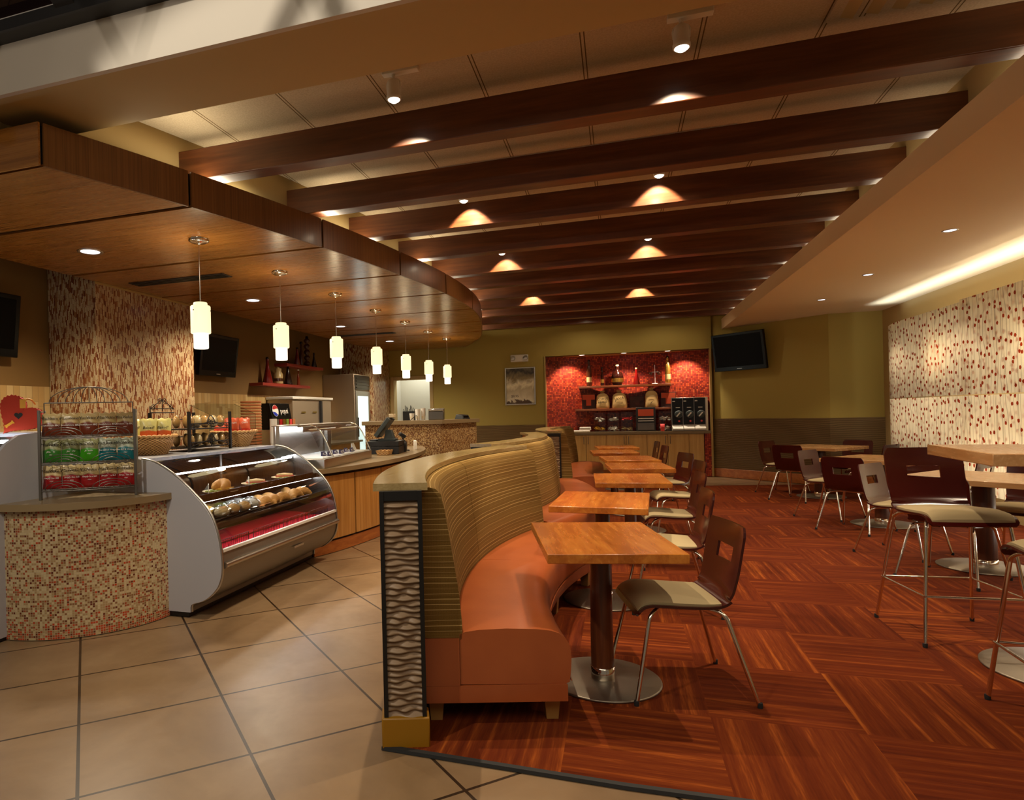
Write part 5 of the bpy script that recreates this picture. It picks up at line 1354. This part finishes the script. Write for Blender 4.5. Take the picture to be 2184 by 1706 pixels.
# coffee sacks
def sack(x, w, h, words, label):
    t = thing('coffee_sack', label, 'sack', (x,14.575,1.4155), 0, 'burlap sacks on the niche shelf')
    b = MB(); n = 22; prof = [(.92,0),(1.03,.05),(1.0,.25),(.93,.5),(.84,.7),(.62,.80),(.26,.86),(.22,.90),(.36,.97),(.30,1.0)]
    vs = []; fs = []
    for i,(q,z) in enumerate(prof):
        for k in range(n):
            a = 2*PI*k/n; c, s = math.cos(a), math.sin(a); wob = 1+.04*math.sin(3*a+5*z)
            vs.append((w/2*q*wob*abs(c)**.7*(1 if c > 0 else -1), w*.32*q*wob*abs(s)**.8*(1 if s > 0 else -1), z*h))
    for i in range(len(prof)-1):
        for k in range(n):
            k2 = (k+1)%n; fs.append((i*n+k,i*n+k2,(i+1)*n+k2,(i+1)*n+k))
    b.add(vs, fs, 0, True); b.add(vs[:n],[tuple(reversed(range(n)))]); b.add(vs[-n:],[tuple(range(n))]); 
    for s, size, z, rr in words: b.text(s, size, 1, T(0,-w*.335,z) @ R(PI/2,'X') @ R(rr,'Z'))
    if 'leaf' in label: pass
    b.build('burlap', ['sack','ink'], t)
    b = MB(); b.lathe([(w*.125,h*.865),(w*.135,h*.875),(w*.125,h*.89)], n=16, cap=False); b.build('tie', 'bottle_brown', t)
sack(-.31,.28,.38,[('COFFEE',.062,.20,.12),('BEANS',.062,.135,.12)],'burlap sack printed COFFEE BEANS, leftmost on the niche shelf')
sack(.03,.31,.38,[('JAVA',.088,.20,.22),('~~~',.07,.10,.2)],'burlap sack printed JAVA, second on the niche shelf')
sack(.67,.27,.41,[('ESPRESSO',.046,.235,.1),('(',.10,.11,-.6)],'burlap sack printed ESPRESSO, third on the niche shelf')
def box_print(x, w, h, label, m):
    t = thing('picture_box', label, 'box', (x,14.62,1.4155), 0, 'dark picture boxes on the niche shelf')
    b = MB(); b.box(-w/2,-.05,0,w/2,.10,h); b.build('box', 'print_dark', t, bevel=.003)
    b = MB(); b.box(-w*.46,-.053,h*.62,w*.46,-.0505,h*.96); b.box(-w*.18,-.053,h*.22,w*.18,-.0505,h*.62); b.build('print', m, t)
box_print(-.60,.28,.32,'dark box with orange mug picture at the left end of the niche shelf','print_red')
box_print(.385,.28,.24,'small dark brown box between the JAVA and ESPRESSO sacks','bottle_brown')
box_print(1.0,.30,.31,'dark box with orange print at the right end of the niche shelf','print_red')
# things on the niche worktop
zt = .9205
def towel(x, y, z, w, label):
    b = MB(); b.box(-w/2,-.10,0,w/2,.10,.035); tag(b.build('napkin_stack', 'cloth_white', loc=(x,y,z), bevel=.012), label, 'napkins', 'white napkin stacks in the niche')
towel(-.78,14.48,zt,.40,'lowest flat stack of white napkins at the left of the niche worktop')
towel(-.68,14.50,zt+.036,.24,'middle stack of white napkins at the left of the niche worktop')
towel(-.68,14.50,zt+.072,.23,'top stack of white napkins at the left of the niche worktop')
def bin_(x, z, m, label, k):
    t = thing('condiment_bin', label, 'condiment bin', (x,14.55,z), 0, 'clear condiment bins in the niche')
    b = MB(); b.box(-.12,-.09,0,.12,.09,.01); b.box(-.12,-.09,.01,-.112,.09,.17); b.box(.112,-.09,.01,.12,.09,.17); b.box(-.112,-.09,.01,.112,-.084,.05); b.box(-.112,.084,.01,.112,.09,.20); b.build('bin', 'glass', t)
    rng = random.Random(k); b = MB()
    for q in range(16): b.box(-.026,-.032,0,.026,.032,.010, M=T(rng.uniform(-.085,.085),rng.uniform(-.05,.04),.030+.055*rng.random()) @ R(rng.uniform(0,3)) @ R(rng.uniform(-.9,.9),'X'))
    o = b.build('packets', m, t); o['kind'] = 'stuff'
names = ('left','middle','right')
for r, z in ((0,zt),(1,zt+.205)):
    for q, x in enumerate((-.38,-.10,.17)):
        bin_(x, z, (('cheese','cup','bottle_cream'),('cup','cup','sign_pink'))[r][q], 'clear bin of %s packets, %s column, %s row, left of the menu stand' % ((('yellow','white','cream'),('small white','white','pink'))[r][q], names[q], ('lower','upper')[r]), r*5+q)
bin_(.92, zt, 'cup', 'clear bin of white packets, lower one right of the menu stand', 21); bin_(.92, zt+.205, 'cup', 'clear bin of white packets, upper one right of the menu stand', 22)
ms = thing('menu_stand', 'black standing display with small picture and empty pockets in the niche', 'display stand', (.545,14.44,zt))
b = MB(); b.box(-.19,0,0,.19,.05,.50); b.build('board', 'dark_grey', ms, bevel=.004)
b = MB(); b.box(-.15,-.004,.32,.15,0,.46); b.build('picture', 'print_red', ms)
b = MB(); b.box(-.15,-.006,.26,.15,-.001,.275); b.box(-.15,-.006,.21,.15,-.001,.225); b.build('strip', 'cup', ms)
b = MB(); b.box(-.16,-.03,.03,.16,-.001,.17); b.build('pocket', 'steel_dark', ms)
cp = thing('pink_tumbler', 'pink tumbler standing before the bins in the niche', 'tumbler', (.86,14.37,zt))
b = MB(); b.lathe([(.001,0),(.036,0),(.045,.15),(.042,.15),(.034,.008),(.001,.008)], n=22, cap=False); b.build('cup', 'sign_pink', cp)
cm = thing('cereal_dispenser', 'three-part black dispenser with round dials on the niche worktop', 'dispenser', (1.38,14.40,zt))
b = MB(); b.box(-.34,0,.0,.34,.12,.68); b.build('housing', 'steel', cm, bevel=.004)
b = MB(); b.box(.30,-.02,0,.34,0,.68); b.build('side_strip', 'white_plastic', cm)
for k in range(3):
    x = -.23+.21*k; b = MB(); b.box(x-.10,-.02,.13,x+.10,0,.67); p = b.build('front_panel', 'coffee_front', cm)
    b = MB(); b.lathe([(.075,0),(.078,.02),(.06,.03),(.001,.03)], n=28, M=T(x+.02,-.02,.34) @ R(PI/2,'X')); b.build('dial', 'pos_grey', p)
    b = MB(); b.box(-.012,-.055,-.06,.012,-.05,.045, M=T(x+.02,0,.34) @ R(math.radians(40),'Y')); b.build('pointer', 'cup', p)
    b = MB(); b.box(x-.03,-.022,.47,x+.05,-.02,.485); b.box(x-.09,-.022,.60,x-.04,-.02,.615); b.build('writing', 'cup', p)
    b = MB(); b.lathe([(.02,0),(.02,.01)], n=14, M=T(x+.03,-.02,.2) @ R(PI/2,'X')); b.build('button', 'sign_pink', p)
    b = MB(); b.add([(x-.10,-.12,.02),(x+.10,-.12,.02),(x+.10,.0,.02),(x-.10,.0,.02),(x-.10,-.12,.05),(x+.10,-.12,.05),(x+.10,.0,.12),(x-.10,.0,.12)], [(3,2,1,0),(4,5,6,7),(0,1,5,4),(1,2,6,5),(2,3,7,6),(3,0,4,7)]); b.build('chute', 'white_plastic', cm)
# ------------------------------------------------------------------ light
def spot(x, y, z, power, size=120, blend=.3, col=(1,.78,.52), aim=(0,0,-1), rad=.03):
    l = bpy.data.lights.new('lamp', 'SPOT'); l.energy = power; l.spot_size = math.radians(size); l.spot_blend = blend
    l.color = col; l.shadow_soft_size = rad
    o = bpy.data.objects.new('lamp_spot', l); COL.objects.link(o); o.location = (x,y,z)
    o.rotation_euler = Vector(aim).to_track_quat('-Z','Y').to_euler(); return o
def area(x, y, z, sx, sy, power, col=(1,.8,.55), aim=(0,0,-1)):
    l = bpy.data.lights.new('lamp', 'AREA'); l.shape = 'RECTANGLE'; l.size = sx; l.size_y = sy; l.energy = power; l.color = col
    o = bpy.data.objects.new('lamp_area', l); COL.objects.link(o)
    zz = -Vector(aim).normalized(); yy = Vector((0,1,0)) - zz*zz.y; yy.normalize(); xx = yy.cross(zz)   # the long side runs along the room
    o.matrix_world = Matrix(((xx.x,yy.x,zz.x,x),(xx.y,yy.y,zz.y,y),(xx.z,yy.z,zz.z,z),(0,0,0,1))); return o
WARM = (1.0,.80,.55)
for (x, y) in SP[:2]: spot(x, y, 3.305, 45, 80, .25, WARM, (0,.72,-1), .015); spot(x, y, 3.305, 170, 76, .3, WARM, (0,0,-1), .015)
for (x, y) in SP[2:]: spot(x, y+.13, 3.50, 190, 80, .18, WARM, (0,.03,-1), .015)
for (x, y) in SP[2:] + [(-.6,13.4),(.9,13.4)]: spot(x, y, 3.305, 14, 165, .5, WARM, (0,0,-1), .03)  # wide spill; the last two have no fixture, added to brighten the back wall
for x, y in ((-1.33,10.93),(-1.31,8.09)): pass
for y in (4.5,7.15,9.85,12.29): spot(-4.32, y, 2.84, 190, 150, .7, (1,.84,.62), rad=.07)
for k, (x, y) in enumerate([(-3.235,4.536),(-3.225,5.86),(-3.21,7.19),(-3.205,8.55),(-3.195,9.85),(-3.19,11.15),(-3.17,12.4)]):
    spot(x, y, 1.955, 16, 140, .7, (1,.84,.58), rad=.045); spot(x, y, 2.36, 14, 165, .8, (1,.82,.52), (0,0,1), .04)
for y in (3.1,5.1,7.11,9.13,11.0): spot(2.87, y, 2.91, 75, 110, .4, WARM, rad=.04)
for x, y in ((-.95,14.38),(.14,14.38),(1.25,14.38)): spot(x, y, 2.54, 85, 105, .6, (1,.80,.58), (0,.22,-1), rad=.03)
# strip lamps behind the resin panels
area(3.80, 8.0, 2.56, .06, 7.8, 17, (.74,.87,1), (.34,0,1)).data.spread = math.radians(80)
area(4.15, 7.7, 1.45, 2.0, 7.0, 85, (1,.96,.88), (-1,0,0))
area(3.98, 7.6, .35, .25, 3.0, 60, (1,.96,.86), (-.35,0,1))
for yy in (9.7, 7.6):
    spot(4.0, yy, 1.95, 30, 150, .8, (1,.88,.64), (-1,0,0), .10)
# lamps inside the deli and chilled cases
# unseen uplights added on canopy top and soffit ledge to brighten the ceiling
for y0, y1 in ((3.3,4.9),(5.1,6.7),(6.9,8.5),(8.7,10.3),(10.5,12.1),(12.3,13.9)):
    ym = (y0+y1)/2; area(at_y(CANOPY,ym)-.17, ym, 3.125, .08, 1.5, 7, (1,.86,.62), (.25,0,1))
    area(2.09, ym, 3.145, .08, 1.5, 1.4, (1,.86,.62), (-.3,0,1))
# atrium spots, then an added fill
spot(-2.2, .2, 4.2, 260, 75, .25, (1,.90,.74), (.35,1.0,-1.25), .06)
spot(-1.5, -1.2, 2.6, 62, 95, .6, (1,.88,.74), (0,1,.28), .03)
area(.5, -1.5, 4.3, 5, 2, 80, (1,.86,.66), (0,.55,-1))  # broad area fill added behind the camera, without a fixture
# pantry
area(-4.5, 15.0, 2.85, .6, .6, 22, (.92,1,.92))
w = bpy.data.worlds.new('World'); scene.world = w; w.use_nodes = True
w.node_tree.nodes['Background'].inputs[0].default_value = (.26,.205,.15,1); w.node_tree.nodes['Background'].inputs[1].default_value = .5
# ------------------------------------------------------------------ camera
f, cx, cy, yaw, roll, H = 1383.0, 857.0, 884.0, math.radians(18.45), math.radians(1.36), 1.39
cam = bpy.data.cameras.new('Camera'); co = bpy.data.objects.new('Camera', cam); COL.objects.link(co)
Fw = Vector((-math.sin(yaw), math.cos(yaw), 0)); Rt = Vector((math.cos(yaw), math.sin(yaw), 0)); Up = Vector((0,0,1))
R2 = Rt*math.cos(roll) - Up*math.sin(roll); U2 = Rt*math.sin(roll) + Up*math.cos(roll)
co.matrix_world = Matrix(((R2.x,U2.x,-Fw.x,0),(R2.y,U2.y,-Fw.y,0),(R2.z,U2.z,-Fw.z,H),(0,0,0,1)))
cam.sensor_fit = 'HORIZONTAL'; cam.sensor_width = 36; cam.lens = f/2184*36
cam.shift_x = (1092-cx)/2184; cam.shift_y = (cy-853)/2184; cam.clip_start = .05
scene.camera = co
scene.view_settings.view_transform = 'Standard'; scene.view_settings.look = 'None'
scene.view_settings.gamma = 1; scene.view_settings.use_curve_mapping = False; scene.view_settings.exposure = 0.0
c = scene.cycles
c.max_bounces = 6; c.diffuse_bounces = 3; c.glossy_bounces = 3; c.transmission_bounces = 4; c.transparent_max_bounces = 10
c.caustics_reflective = False; c.caustics_refractive = False; c.sample_clamp_indirect = 4.0
c.use_denoising = True
